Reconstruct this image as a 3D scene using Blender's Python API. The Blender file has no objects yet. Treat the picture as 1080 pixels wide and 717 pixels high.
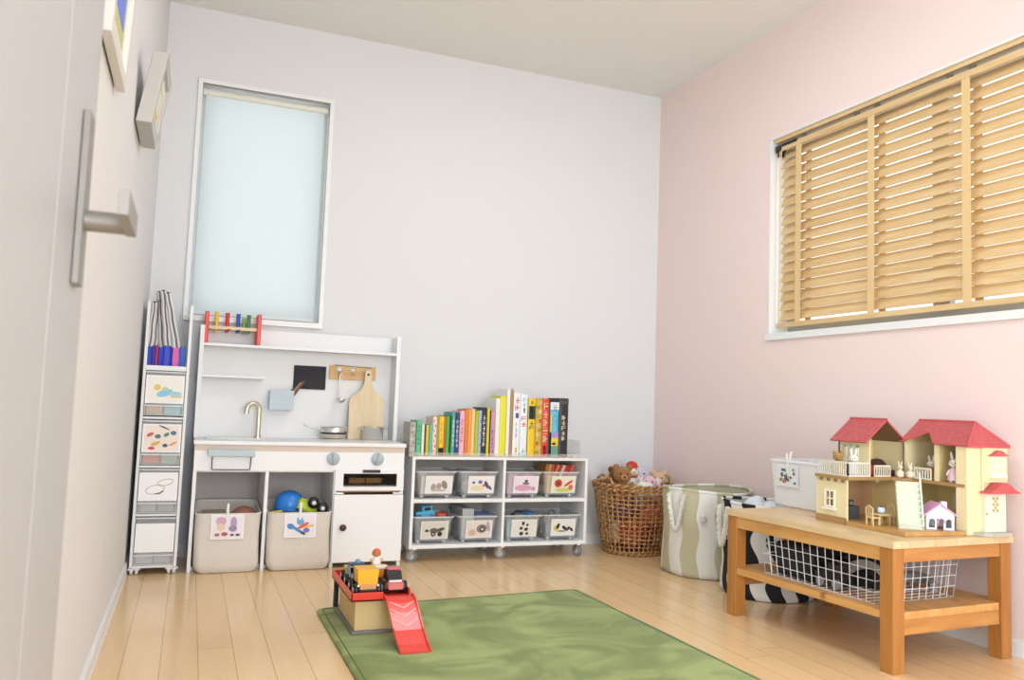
import bpy, bmesh, math, random
from mathutils import Vector, Matrix, Euler
PI = math.pi
sc = bpy.context.scene
C = sc.collection
random.seed(7)

# ------------------------------------------------------------------ camera
cam_d = bpy.data.cameras.new('camera'); cam = bpy.data.objects.new('camera', cam_d); C.objects.link(cam)
YAW, PITCH, ROLL, FPX = 0.3710, 0.0789, -0.0366, 861.0
F = Vector((math.sin(YAW)*math.cos(PITCH), math.cos(YAW)*math.cos(PITCH), math.sin(PITCH)))
R = Vector((math.cos(YAW), -math.sin(YAW), 0)); D = -R.cross(F)
c_, s_ = math.cos(ROLL), math.sin(ROLL)
R2, D2 = R*c_ + D*s_, D*c_ - R*s_
mw = Matrix((R2, -D2, -F)).transposed().to_4x4(); mw.translation = Vector((0.2006, -3.9466, 0.7214))
cam.matrix_world = mw
cam_d.sensor_fit = 'HORIZONTAL'; cam_d.sensor_width = 36; cam_d.lens = FPX/1080*36
cam_d.clip_start = 0.02
cam_d.dof.use_dof = True; cam_d.dof.focus_distance = 3.4; cam_d.dof.aperture_fstop = 6.3
sc.camera = cam
# ------------------------------------------------------------------ light, exposure
W_ = bpy.data.worlds.new('World'); sc.world = W_; W_.use_nodes = True
bg = W_.node_tree.nodes['Background']; bg.inputs[0].default_value = (0.93, 0.98, 1.0, 1); bg.inputs[1].default_value = 1.45
sc.view_settings.view_transform = 'Standard'; sc.view_settings.look = 'None'
sc.view_settings.gamma = 1; sc.view_settings.use_curve_mapping = False
sc.view_settings.exposure = 0.24
DOORWAY_FILL_WATTS = 27.0            # fill light added in the doorway beside the camera
LAMP_WATTS = 8.5            # round ceiling lamp in the middle of the room
LAMP_LOC = (1.40, -1.55, 2.5)
REAR_FILL_WATTS = 84.0            # fill light added behind the camera, at an added window

# ------------------------------------------------------------------ materials
def lin(h):
    if isinstance(h, str):
        h = h.lstrip('#'); v = [int(h[i:i+2], 16)/255 for i in (0, 2, 4)]
    else: v = h
    return tuple((x/12.92 if x <= .04045 else ((x+.055)/1.055)**2.4) for x in v) + (1,)
MC = {}
def mat(h, rough=.5, metal=0, name=None, bump=0, scale=40, var=0, spec=None, coat=0, sheen=0):
    key = (h, rough, metal, bump, scale, var, spec, coat, sheen)
    if key in MC: return MC[key]
    m = bpy.data.materials.new(name or 'paint_'+str(h)); m.use_nodes = True
    nt = m.node_tree; b = nt.nodes['Principled BSDF']
    b.inputs['Base Color'].default_value = lin(h); b.inputs['Roughness'].default_value = rough; b.inputs['Metallic'].default_value = metal
    if spec is not None: b.inputs['Specular IOR Level'].default_value = spec
    if coat: b.inputs['Coat Weight'].default_value = coat
    if sheen: b.inputs['Sheen Weight'].default_value = sheen
    if bump or var:
        tc = nt.nodes.new('ShaderNodeTexCoord'); n = nt.nodes.new('ShaderNodeTexNoise'); n.inputs['Scale'].default_value = scale; n.inputs['Detail'].default_value = 4
        nt.links.new(tc.outputs['Object'], n.inputs['Vector'])
        if bump:
            bp = nt.nodes.new('ShaderNodeBump'); bp.inputs['Strength'].default_value = bump; bp.inputs['Distance'].default_value = .004
            nt.links.new(n.outputs['Fac'], bp.inputs['Height']); nt.links.new(bp.outputs['Normal'], b.inputs['Normal'])
        if var:
            mx = nt.nodes.new('ShaderNodeMix'); mx.data_type = 'RGBA'; l = lin(h)
            mx.inputs[6].default_value = tuple(x*(1-var) for x in l[:3])+(1,); mx.inputs[7].default_value = tuple(min(1, x*(1+var)) for x in l[:3])+(1,)
            nt.links.new(n.outputs['Fac'], mx.inputs[0]); nt.links.new(mx.outputs[2], b.inputs['Base Color'])
    MC[key] = m; return m
def wood(name, h1, h2, scale=(3, 30, 30), rough=.45, knots=0):
    m = bpy.data.materials.new(name); m.use_nodes = True; nt = m.node_tree; b = nt.nodes['Principled BSDF']
    tc = nt.nodes.new('ShaderNodeTexCoord'); mp = nt.nodes.new('ShaderNodeMapping'); mp.inputs['Scale'].default_value = scale
    n = nt.nodes.new('ShaderNodeTexNoise'); n.inputs['Scale'].default_value = 1; n.inputs['Detail'].default_value = 6; n.inputs['Distortion'].default_value = .8
    r = nt.nodes.new('ShaderNodeValToRGB'); r.color_ramp.elements[0].color = lin(h1); r.color_ramp.elements[1].color = lin(h2)
    r.color_ramp.elements[0].position = .3; r.color_ramp.elements[1].position = .7
    nt.links.new(tc.outputs['Object'], mp.inputs['Vector']); nt.links.new(mp.outputs[0], n.inputs['Vector']); nt.links.new(n.outputs['Fac'], r.inputs[0])
    out = r.outputs[0]
    if knots:
        v = nt.nodes.new('ShaderNodeTexVoronoi'); v.inputs['Scale'].default_value = 5.5
        nt.links.new(tc.outputs['Object'], v.inputs['Vector'])
        k = nt.nodes.new('ShaderNodeValToRGB'); k.color_ramp.elements[0].color = (1, 1, 1, 1); k.color_ramp.elements[1].color = (0, 0, 0, 1)
        k.color_ramp.elements[0].position = .03; k.color_ramp.elements[1].position = .1
        nt.links.new(v.outputs['Distance'], k.inputs[0])
        mx = nt.nodes.new('ShaderNodeMix'); mx.data_type = 'RGBA'; mx.inputs[7].default_value = lin('8a4e20')
        nt.links.new(k.outputs[0], mx.inputs[0]); nt.links.new(out, mx.inputs[6]); out = mx.outputs[2]
    nt.links.new(out, b.inputs['Base Color']); b.inputs['Roughness'].default_value = rough
    return m
def clear(name, tint, alpha, rough=.25):
    m = bpy.data.materials.new(name); m.use_nodes = True; nt = m.node_tree; b = nt.nodes['Principled BSDF']
    b.inputs['Base Color'].default_value = lin(tint); b.inputs['Roughness'].default_value = rough; b.inputs['Alpha'].default_value = alpha
    return m
def floor_mat():
    m = bpy.data.materials.new('maple_floorboards'); m.use_nodes = True; nt = m.node_tree; N = nt.nodes; L = nt.links; b = N['Principled BSDF']
    def node(t, **k):
        n = N.new(t)
        for a, v in k.items(): setattr(n, a, v)
        return n
    def math_(op, a, bb=None):
        n = node('ShaderNodeMath', operation=op)
        for i, x in enumerate((a, bb)):
            if x is None: continue
            if isinstance(x, (int, float)): n.inputs[i].default_value = x
            else: L.new(x, n.inputs[i])
        return n.outputs[0]
    tc = node('ShaderNodeTexCoord'); sp = node('ShaderNodeSeparateXYZ'); L.new(tc.outputs['Object'], sp.inputs[0])
    u = math_('DIVIDE', math_('ADD', sp.outputs[0], .022), .0945); iu = math_('FLOOR', u); fu = math_('FRACT', u)
    wn = node('ShaderNodeTexWhiteNoise', noise_dimensions='1D'); L.new(iu, wn.inputs['W'])
    v = math_('ADD', math_('DIVIDE', sp.outputs[1], 1.8), math_('MULTIPLY', wn.outputs['Value'], 7.3)); iv = math_('FLOOR', v); fv = math_('FRACT', v)
    wn2 = node('ShaderNodeTexWhiteNoise', noise_dimensions='2D'); cb = node('ShaderNodeCombineXYZ'); L.new(iu, cb.inputs[0]); L.new(iv, cb.inputs[1]); L.new(cb.outputs[0], wn2.inputs['Vector'])
    ns = node('ShaderNodeTexNoise'); ns.inputs['Scale'].default_value = 1; ns.inputs['Detail'].default_value = 5
    mp = node('ShaderNodeMapping'); mp.inputs['Scale'].default_value = (40, 2.5, 1); L.new(tc.outputs['Object'], mp.inputs[0]); L.new(mp.outputs[0], ns.inputs['Vector'])
    t = math_('ADD', math_('MULTIPLY', wn2.outputs['Value'], .4), math_('MULTIPLY', ns.outputs['Fac'], .5))
    r = node('ShaderNodeValToRGB'); e = r.color_ramp.elements; e[0].color = lin('e8c190'); e[1].color = lin('f5d6a6'); e[0].position = .1; e[1].position = .95
    L.new(t, r.inputs[0])
    gap = math_('MAXIMUM', math_('LESS_THAN', fu, .022), math_('LESS_THAN', fv, .0013))
    mx = node('ShaderNodeMix', data_type='RGBA'); mx.inputs[7].default_value = lin('a87c48'); L.new(math_('MULTIPLY', gap, .75), mx.inputs[0]); L.new(r.outputs[0], mx.inputs[6])
    L.new(mx.outputs[2], b.inputs['Base Color']); b.inputs['Roughness'].default_value = .2; b.inputs['Specular IOR Level'].default_value = .5
    return m
def rug_mat():
    m = bpy.data.materials.new('green_pile'); m.use_nodes = True; nt = m.node_tree; b = nt.nodes['Principled BSDF']
    tc = nt.nodes.new('ShaderNodeTexCoord'); n1 = nt.nodes.new('ShaderNodeTexNoise'); n1.inputs['Scale'].default_value = 3.2; n1.inputs['Detail'].default_value = 3; n1.inputs['Distortion'].default_value = 1.4
    mp = nt.nodes.new('ShaderNodeMapping'); mp.inputs['Scale'].default_value = (1, 1.25, 1); mp.inputs['Rotation'].default_value = (0, 0, .5)
    nt.links.new(tc.outputs['Object'], mp.inputs[0]); nt.links.new(mp.outputs[0], n1.inputs['Vector'])
    r = nt.nodes.new('ShaderNodeValToRGB'); e = r.color_ramp.elements; e[0].color = lin('77863c'); e[1].color = lin('9cab60'); e[0].position = .4; e[1].position = .6
    nt.links.new(n1.outputs['Fac'], r.inputs[0]); nt.links.new(r.outputs[0], b.inputs['Base Color'])
    n2 = nt.nodes.new('ShaderNodeTexNoise'); n2.inputs['Scale'].default_value = 260; nt.links.new(tc.outputs['Object'], n2.inputs['Vector'])
    bp = nt.nodes.new('ShaderNodeBump'); bp.inputs['Strength'].default_value = .5; bp.inputs['Distance'].default_value = .003
    nt.links.new(n2.outputs['Fac'], bp.inputs['Height']); nt.links.new(bp.outputs[0], b.inputs['Normal'])
    b.inputs['Roughness'].default_value = .95; b.inputs['Sheen Weight'].default_value = .25; b.inputs['Specular IOR Level'].default_value = .1
    return m
def emis(name, rgb, strength):
    m = bpy.data.materials.new(name); m.use_nodes = True; nt = m.node_tree; b = nt.nodes['Principled BSDF']
    b.inputs['Emission Color'].default_value = tuple(rgb)+(1,); b.inputs['Emission Strength'].default_value = strength
    return m
def shade_mat():
    m = bpy.data.materials.new('translucent_shade'); m.use_nodes = True; nt = m.node_tree
    o = nt.nodes['Material Output']; nt.nodes.remove(nt.nodes['Principled BSDF'])
    a = nt.nodes.new('ShaderNodeBsdfTranslucent'); a.inputs[0].default_value = lin('eaf1f4')
    d = nt.nodes.new('ShaderNodeBsdfDiffuse'); d.inputs[0].default_value = lin('eef2ee'); mx = nt.nodes.new('ShaderNodeMixShader'); mx.inputs[0].default_value = .6
    nt.links.new(a.outputs[0], mx.inputs[2]); nt.links.new(d.outputs[0], mx.inputs[1]); nt.links.new(mx.outputs[0], o.inputs[0])
    return m
WHITE = mat('f2f2f2', .45, name='white_board'); WHITE2 = mat('e9e9e7', .35, name='white_plastic'); WALL = mat('e4e4e5', .85, bump=.15, scale=160, name='white_wallpaper')
PINK = mat('f4dfdb', .85, bump=.15, scale=160, name='pink_wallpaper'); CEIL = mat('f0efec', .9, name='ceiling_paper'); TRIM = mat('efefee', .4, name='white_trim')
CREAM = mat('ddd5ca', .9, bump=.35, scale=60, name='cream_canvas'); STEEL = mat('e4e4e2', .3, 1, name='steel'); STEEL2 = mat('dcdcda', .16, 1, name='polished_steel'); BLACK = mat('1d1c1c', .4, name='black'); DARK = mat('2b2a2b', .6, name='charcoal')
PINE = wood('honey_pine', 'c98f4d', 'e0ac68', (26, 3, 26), .42, 1); PINE_GLOSS = wood('honey_pine_gloss_tint', 'd6b484', 'e8cda2', (26, 3, 26), .32, 1); PINEX = wood('honey_pine_cross', 'b07434', 'cc9250', (3, 26, 26), .42, 1); PINEZ = wood('honey_pine_upright', 'a56a2c', 'bd8040', (26, 26, 3), .42)  # tabletop copy is paler: the surface gloss is worked into its colour
TAN = wood('blind_wood', 'd7b37c', 'e6c998', (30, 3, 30), .5); BEECH = wood('beech', 'dcc39a', 'e8d4b0', (30, 30, 4), .5); RED = mat('e2402f', .35, name='red_plastic')
GREYB = mat('b9c6cd', .4, name='grey_blue'); CLEAR = clear('clear_plastic', 'f4f5f5', .2, .15); FROST = clear('frosted_plastic', 'f4f5f5', .55, .3)

# ------------------------------------------------------------------ mesh builder
class MB:
    def __init__(s): s.v = []; s.f = []; s.m = []; s.sm = []; s.mats = []
    def mi(s, m):
        if m not in s.mats: s.mats.append(m)
        return s.mats.index(m)
    def add(s, vs, fs, m, smooth=False):
        o = len(s.v); k = s.mi(m); s.v += [Vector(p) for p in vs]
        for f in fs: s.f.append([o+i for i in f]); s.m.append(k); s.sm.append(smooth)
        return s
    def box(s, x0, x1, y0, y1, z0, z1, m):
        x0, x1 = sorted((x0, x1)); y0, y1 = sorted((y0, y1)); z0, z1 = sorted((z0, z1))
        vs = [(x, y, z) for z in (z0, z1) for y in (y0, y1) for x in (x0, x1)]
        return s.add(vs, [(0, 2, 3, 1), (4, 5, 7, 6), (0, 1, 5, 4), (1, 3, 7, 5), (3, 2, 6, 7), (2, 0, 4, 6)], m)
    def obox(s, c, size, rot, m):
        a = Euler(rot).to_matrix(); c = Vector(c); h = [x/2 for x in size]
        vs = [c + a @ Vector((x*h[0], y*h[1], z*h[2])) for z in (-1, 1) for y in (-1, 1) for x in (-1, 1)]
        return s.add(vs, [(0, 2, 3, 1), (4, 5, 7, 6), (0, 1, 5, 4), (1, 3, 7, 5), (3, 2, 6, 7), (2, 0, 4, 6)], m)
    def loft(s, rings, m, smooth=True, cap0=True, cap1=True):
        n = len(rings[0]); vs = [p for r in rings for p in r]; fs = []
        for k in range(len(rings)-1):
            for i in range(n):
                j = (i+1) % n; fs.append((k*n+i, k*n+j, (k+1)*n+j, (k+1)*n+i))
        s.add(vs, fs, m, smooth)
        if cap0: s.add(rings[0], [tuple(reversed(range(n)))], m)
        if cap1: s.add(rings[-1], [tuple(range(n))], m)
        return s
    def cyl(s, p0, p1, r0, m, r1=None, n=16, smooth=True):
        r1 = r0 if r1 is None else r1; p0, p1 = Vector(p0), Vector(p1); q = (p1-p0).to_track_quat('Z', 'Y').to_matrix()
        ring = lambda p, r: [p + q @ Vector((r*math.cos(2*PI*i/n), r*math.sin(2*PI*i/n), 0)) for i in range(n)]
        return s.loft([ring(p0, r0), ring(p1, r1)], m, smooth)
    def tube(s, pts, r, m, n=8, closed=False):
        pts = [Vector(p) for p in pts]; N = len(pts); rings = []; up = Vector((0, 0, 1)); prev = None
        for i, p in enumerate(pts):
            a = pts[(i-1) % N] if (closed or i > 0) else p; b = pts[(i+1) % N] if (closed or i < N-1) else p
            t = (b-a).normalized()
            if prev is None:
                w = up if abs(t.z) < .9 else Vector((1, 0, 0)); x = t.cross(w).normalized()
            else:
                x = (prev - t*prev.dot(t)); x = x.normalized() if x.length > 1e-6 else t.orthogonal().normalized()
            prev = x; y = t.cross(x); rr = r[i] if isinstance(r, (list, tuple)) else r
            rings.append([p + x*rr*math.cos(2*PI*k/n) + y*rr*math.sin(2*PI*k/n) for k in range(n)])
        if closed: return s.loft(rings+[rings[0]], m, True, False, False)
        return s.loft(rings, m)
    def lathe(s, prof, m, c=(0, 0, 0), n=24, rot=None, smooth=True, cap0=True, cap1=True):
        c = Vector(c); a = Euler(rot).to_matrix() if rot else Matrix.Identity(3)
        return s.loft([[c + a @ Vector((max(r, 1e-5)*math.cos(2*PI*i/n), max(r, 1e-5)*math.sin(2*PI*i/n), z)) for i in range(n)] for r, z in prof], m, smooth, cap0, cap1)
    def ell(s, c, rad, m, rot=(0, 0, 0), n=16, k=10):
        a = Euler(rot).to_matrix(); c = Vector(c)
        if not isinstance(rad, (tuple, list)): rad = (rad,)*3
        rings = []
        for i in range(k+1):
            t = -PI/2 + PI*i/k; cr = max(math.cos(t), .02)
            rings.append([c + a @ Vector((rad[0]*cr*math.cos(2*PI*j/n), rad[1]*cr*math.sin(2*PI*j/n), rad[2]*math.sin(t))) for j in range(n)])
        return s.loft(rings, m)
    def prism(s, poly, fn, m, d0, d1):
        """poly: 2-D points, fn(a,b,d) -> 3-D; extruded from d0 to d1"""
        n = len(poly); r0 = [fn(a, b, d0) for a, b in poly]; r1 = [fn(a, b, d1) for a, b in poly]
        return s.loft([r0, r1], m, False)
def setp(o, label=None, cat=None, group=None, kind=None):
    if label: o['label'] = label
    if cat: o['category'] = cat
    if group: o['group'] = group
    if kind: o['kind'] = kind
    return o
def root_of(o):
    while o.parent: o = o.parent
    return o
def build(name, mb, parent=None, label=None, cat=None, group=None, kind=None, bevel=0, local=False, weld=False, loc=None):
    me = bpy.data.meshes.new(name); o = bpy.data.objects.new(name, me); C.objects.link(o)
    off = None
    if parent:
        o.parent = parent
        if not local: off = root_of(parent).matrix_basis.inverted()
    elif loc is not None:
        o.location = loc; off = Matrix.Translation(Vector(loc)).inverted()
    vs = [off @ p for p in mb.v] if off else mb.v
    me.from_pydata([tuple(p) for p in vs], [], mb.f)
    for m in mb.mats: me.materials.append(m)
    for i, p in enumerate(me.polygons): p.material_index = mb.m[i]; p.use_smooth = mb.sm[i]
    bm = bmesh.new(); bm.from_mesh(me)
    if weld: bmesh.ops.remove_doubles(bm, verts=bm.verts, dist=1e-5)
    bmesh.ops.recalc_face_normals(bm, faces=bm.faces)
    if bevel:
        es = [e for e in bm.edges if len(e.link_faces) == 2 and e.calc_face_angle(0) > .6]
        bmesh.ops.bevel(bm, geom=es, offset=bevel, segments=2, affect='EDGES', profile=.5, clamp_overlap=True)
    bm.to_mesh(me); bm.free(); me.update()
    return setp(o, label, cat, group, kind)
def thing(name, label, cat, loc, rz=0, group=None):
    o = bpy.data.objects.new(name, None); C.objects.link(o); o.empty_display_size = .05
    o.matrix_basis = Matrix.Translation(Vector(loc)) @ Matrix.Rotation(rz, 4, 'Z')
    o.location = loc; o.rotation_euler = (0, 0, rz)
    return setp(o, label, cat, group)
def copy_thing(o, loc, label, rz=None):
    r = o.copy(); C.objects.link(r); r.location = loc
    if rz is not None: r.rotation_euler = (0, 0, rz)
    r['label'] = label
    for ch in list(o.children):
        c = ch.copy(); C.objects.link(c); c.parent = r
        for g in list(ch.children):
            d = g.copy(); C.objects.link(d); d.parent = c
    return r
def rrect(w, d, r, n=5):
    pts = []
    for cx, cy, a0 in ((w/2-r, d/2-r, 0), (-w/2+r, d/2-r, PI/2), (-w/2+r, -d/2+r, PI), (w/2-r, -d/2+r, 1.5*PI)):
        for i in range(n+1):
            a = a0 + PI/2*i/n; pts.append((cx+r*math.cos(a), cy+r*math.sin(a)))
    return pts
def disc(mb, o, u, v, n, cu, cv, ru, m, rv=None, k=10, rot=0, lift=.0006):
    rv = rv or ru; c = Vector(o)+Vector(u)*cu+Vector(v)*cv+Vector(n)*lift
    vs = []
    for i in range(k):
        a = 2*PI*i/k; x, y = ru*math.cos(a), rv*math.sin(a)
        vs.append(c+Vector(u)*(x*math.cos(rot)-y*math.sin(rot))+Vector(v)*(x*math.sin(rot)+y*math.cos(rot)))
    top = [p+Vector(n)*.0003 for p in vs]
    mb.loft([vs, top], m, False, False, True)
def card(name, parent, o, u, v, n, w, h, blobs, bg='f2f1ee', frame=None, label=None):
    """a thin printed card: o centre, u right, v up, n out; blobs (cu,cv,ru,rv,rot,colour) in fractions of w"""
    mb = MB(); o, u, v, n = Vector(o), Vector(u).normalized(), Vector(v).normalized(), Vector(n).normalized()
    def rect(a, b, d, m, t):
        mb.loft([[o+u*x+v*y+n*d for x, y in ((-a, -b), (a, -b), (a, b), (-a, b))], [o+u*x+v*y+n*(d+t) for x, y in ((-a, -b), (a, -b), (a, b), (-a, b))]], m, False)
    rect(w/2, h/2, 0, mat('f4f4f2', .5), .0012)
    if frame: rect(w/2*frame, h/2*frame, .0012, mat(bg, .5), .0004)
    for k, (cu, cv, ru, rv, rot, col) in enumerate(blobs):
        disc(mb, o, u, v, n, cu*w, cv*w, ru*w, mat(col, .5), rv*w, 12, rot, .0018+.0002*(k % 6))
    return build(name, mb, parent, label)

# ================================================================== SETTING
H = 2.5; WA = 0.019          # the pink wall leans a hair away from square
XR = lambda y: 2.597 - y*math.tan(WA)
mb = MB().box(-.1, 2.9, -6.55, .1, -.08, 0, floor_mat()); build('floor', mb, kind='structure')
mb = MB().box(-.1, 2.9, -6.55, .1, H, H+.08, CEIL); build('ceiling', mb, kind='structure')
hy0, hy1, hz1 = -4.46, -3.64, 2.04
mb = MB().box(-.1, 0, hy1, .1, 0, H, WALL).box(-.1, 0, -6.55, hy0, 0, H, WALL).box(-.1, 0, hy0, hy1, hz1, H, WALL); build('wall_left', mb, kind='structure')
mb = MB().box(-.11, .012, hy1-.03, hy1, 0, hz1, TRIM).box(-.11, .012, hy0, hy0+.03, 0, hz1, TRIM).box(-.11, .012, hy0+.03, hy1-.03, hz1-.03, hz1, TRIM); build('trim_1', mb, kind='structure')
ld = bpy.data.lights.new('doorway_fill', 'AREA'); ld.shape = 'RECTANGLE'; ld.size = .74; ld.size_y = 1.95; ld.energy = DOORWAY_FILL_WATTS; ld.color = (.80, .91, 1)
lo = bpy.data.objects.new('doorway_fill', ld); C.objects.link(lo); lo.location = (-.13, (hy0+hy1)/2, 1.01); lo.rotation_euler = (PI/2, 0, -PI/2)  # area fill added out of view to brighten the right-hand side
wx0, wx1, wz0, wz1 = .163, .742, 1.072, 2.147
mb = MB()
for b in ((0, wx0, 0, H), (wx1, 2.75, 0, H), (wx0, wx1, 0, wz0), (wx0, wx1, wz1, H)): mb.box(b[0], b[1], 0, .1, b[2], b[3], WALL)
build('wall_back', mb, kind='structure')
# pink wall with the window recess; pieces are quads that follow the slight angle
py0, py1, pz0, pz1 = -.935, -2.62, 1.075, 1.983
def slab(mb, y0, y1, z0, z1, d0, d1, m):
    p = [(XR(y0)+d0, y0), (XR(y0)+d1, y0), (XR(y1)+d1, y1), (XR(y1)+d0, y1)]
    return mb.loft([[(x, y, z0) for x, y in p], [(x, y, z1) for x, y in p]], m, False)
mb = MB()
for a in ((.0, py0, 0, H), (py1, -6.55, 0, H), (py0, py1, 0, pz0), (py0, py1, pz1, H)): slab(mb, *a, 0, .14, PINK)
build('wall_right', mb, kind='structure')
rz0, rz1, rx0, rx1 = .06, 2.06, .2, 1.6
mb = MB()
for b in ((0, rx0, 0, H), (rx1, 2.75, 0, H), (rx0, rx1, 0, rz0), (rx0, rx1, rz1, H)): mb.box(b[0], b[1], -6.55, -6.45, b[2], b[3], WALL)
build('wall_rear', mb, kind='structure')
mb = MB()
for a, b in ((rx0, rx0+.05), (rx1-.05, rx1), ((rx0+rx1)/2-.03, (rx0+rx1)/2+.03)): mb.box(a, b, -6.52, -6.46, rz0, rz1, TRIM)
mb.box(rx0+.05, rx1-.05, -6.515, -6.465, rz0, rz0+.05, TRIM).box(rx0+.05, rx1-.05, -6.515, -6.465, rz1-.05, rz1, TRIM)
build('added_rear_window', mb, kind='structure')  # unseen window, added to go with the rear fill light
ld = bpy.data.lights.new('rear_fill', 'AREA'); ld.shape = 'RECTANGLE'; ld.size = 1.35; ld.size_y = 1.95; ld.energy = REAR_FILL_WATTS; ld.color = (.80, .90, 1)
lo = bpy.data.objects.new('rear_fill', ld); C.objects.link(lo); lo.location = ((rx0+rx1)/2, -6.42, (rz0+rz1)/2); lo.rotation_euler = (PI/2, 0, 0)  # added area fill that evens out the room from behind the camera
def bboard(name, f):
    mb = MB()
    for z0, z1, t in ((0, .008, .011), (.008, .045, .009), (.045, .05, .006)): f(mb, z0, z1, t)
    build(name, mb, kind='structure')
bboard('baseboard_left', lambda mb, a, b, t: mb.box(0, t, -3.64, 0, a, b, TRIM).box(0, t, -6.45, -4.46, a, b, TRIM))
bboard('baseboard_back', lambda mb, a, b, t: mb.box(.011, 2.59, -t, 0, a, b, TRIM))
bboard('baseboard_right', lambda mb, a, b, t: slab(mb, -.011, -6.45, a, b, -t, 0, TRIM))
# window 1 (back wall): casing, sash, glass
mb = MB()
mb.box(.143, wx0, -.012, .01, 1.05, 2.162, TRIM).box(wx1, .762, -.012, .01, 1.05, 2.162, TRIM).box(.143, .762, -.014, .01, wz1, 2.166, TRIM).box(.143, .762, -.016, .03, 1.046, wz0, TRIM)
w1 = build('window_1', mb, kind='structure', bevel=.002)
mb = MB()
for a, b, c, d in ((wx0, wx0+.03, wz0, wz1), (wx1-.03, wx1, wz0, wz1), (wx0+.03, wx1-.03, wz0, wz0+.03), (wx0+.03, wx1-.03, wz1-.03, wz1)): mb.box(a, b, .07, .095, c, d, mat('cfd2d2', .4))
build('sash', mb, w1)
GLASS = clear('window_glass', 'fafcfc', .12, .05)
build('pane', MB().box(wx0+.03, wx1-.03, .08, .085, wz0+.03, wz1-.03, GLASS), w1)
# window 2 (pink wall): white reveal lining, sill, frame, glass
mb = MB()
slab(mb, py0, py0-.008, pz0, pz1, -.002, .14, TRIM); slab(mb, py1+.008, py1, pz0, pz1, -.002, .14, TRIM); slab(mb, py0, py1, pz1-.008, pz1, -.002, .14, TRIM)
slab(mb, py0+.006, py1-.006, 1.052, pz0+.006, -.012, .14, TRIM)
w2 = build('window_2', mb, kind='structure')
mb = MB(); GM = mat('bdbcb9', .4)
slab(mb, py0-.008, py0-.05, pz0+.006, pz1-.008, .105, .13, GM); slab(mb, py1+.05, py1+.008, pz0+.006, pz1-.008, .105, .13, GM)
slab(mb, py0-.05, py1+.05, pz0+.006, pz0+.05, .106, .129, GM); slab(mb, py0-.05, py1+.05, pz1-.05, pz1-.008, .106, .129, GM); slab(mb, -1.72, -1.79, pz0+.05, pz1-.05, .1, .128, GM)
build('sash', mb, w2)
build('pane', slab(MB(), py0-.05, py1+.05, pz0+.05, pz1-.05, .118, .122, GLASS), w2)
# door, open flat against the left wall, close to the camera
DOOR = mat('b7babd', .5, name='door_laminate')
mb = MB()
prof = [(.028, -3.62), (.065, -3.62), (.065, -3.0395), (.0635, -3.039), (.0635, -3.036), (.065, -3.0355), (.065, -2.797), (.063, -2.795), (.028, -2.795)]
mb.prism(prof, lambda a, b, d: (a, b, d), DOOR, .012, 2.02)
d1 = build('door_1', mb, kind='structure')
mb = MB().box(.0655, .0735, -2.913, -2.871, .84, 1.042, mat('8d8882', .4, .4))
hd = build('door_handle', mb, d1, bevel=.0015, label='brushed metal handle plate')
mb = MB().cyl((.072, -2.89, .917), (.125, -2.89, .917), .0125, mat('918c86', .4, .4)).obox((.122, -2.945, .918), (.011, .135, .026), (0, 0, 0), mat('918c86', .4, .4))
build('lever', mb, hd)

# ceiling lamp
lm = thing('ceiling_lamp', 'round flush white ceiling lamp in the middle of the room', 'lamp', LAMP_LOC)
x, y, z = LAMP_LOC
build('base', MB().lathe([(.27, -.02), (.28, 0)], WHITE2, LAMP_LOC), lm)
build('diffuser', MB().lathe([(.02, -.085), (.14, -.08), (.22, -.062), (.262, -.03), (.27, -.02)], emis('lamp_glow', (.80, .915, 1.0), 1.5), LAMP_LOC, 32), lm)
ld = bpy.data.lights.new('lamp_light', 'AREA'); ld.shape = 'DISK'; ld.size = .5; ld.energy = LAMP_WATTS; ld.color = (.82, .92, 1.0)
lo = bpy.data.objects.new('lamp_light', ld); C.objects.link(lo); lo.location = (x, y, z-.095)

# ================================================================== WINDOW COVERINGS
t = thing('roller_shade', 'translucent pale aqua roller shade drawn down over the tall narrow window', 'roller shade', (.45, .03, 2.135))
build('fabric', MB().box(.178, .722, .030, .0315, 1.088, 2.11, shade_mat()), t)
build('roller_tube', MB().cyl((.166, .032, 2.118), (.739, .032, 2.118), .016, mat('e8e6da', .6)), t)
build('bottom_bar', MB().box(.178, .722, .024, .038, 1.078, 1.092, mat('e6ebe9', .5)), t, bevel=.002)
mb = MB(); bead = mat('b9b7b2', .4)
for k in range(52): mb.ell((.734, .022, 2.10-k*.0185), .0034, bead, n=6, k=4)
mb.tube([(.734, .022, 2.11), (.734, .022, 1.15)], .0009, bead, 5)
build('bead_chain', mb, t)

t = thing('venetian_blind', 'tan wooden slatted blind hanging in the window of the pink wall', 'blind', (XR(-1.75)+.045, -1.75, 1.12))
X0 = lambda y: XR(y)+.05
def bl(mb, y0, y1, prof, m):   # extrude a profile (dx,z) along the wall
    mb.loft([[(X0(y0)+a, y0, b) for a, b in prof], [(X0(y1)+a, y1, b) for a, b in prof]], m, False); return mb
ya, yb = -.966, -2.585
build('valance', bl(MB(), ya+.008, yb-.008, [(-.042, 1.958), (-.036, 1.958), (-.036, 1.974), (-.042, 1.974)], TAN), t)
build('headrail', bl(MB(), ya, yb, [(-.022, 1.938), (.03, 1.938), (.03, 1.970), (-.022, 1.970)], mat('b9aa94', .5)), t)
build('lower_fascia', bl(MB(), ya+.004, yb-.004, [(-.032, 1.918), (-.022, 1.918), (-.022, 1.942), (-.032, 1.942)], TAN), t)
for yc in (-1.13, -1.43, -1.535, -1.86, -1.95, -2.3):
    build('rail_clip', MB().box(X0(yc)-.031, X0(yc)-.0225, yc-.011, yc+.011, 1.944, 1.954, mat('6a6660', .5)), t)
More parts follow.
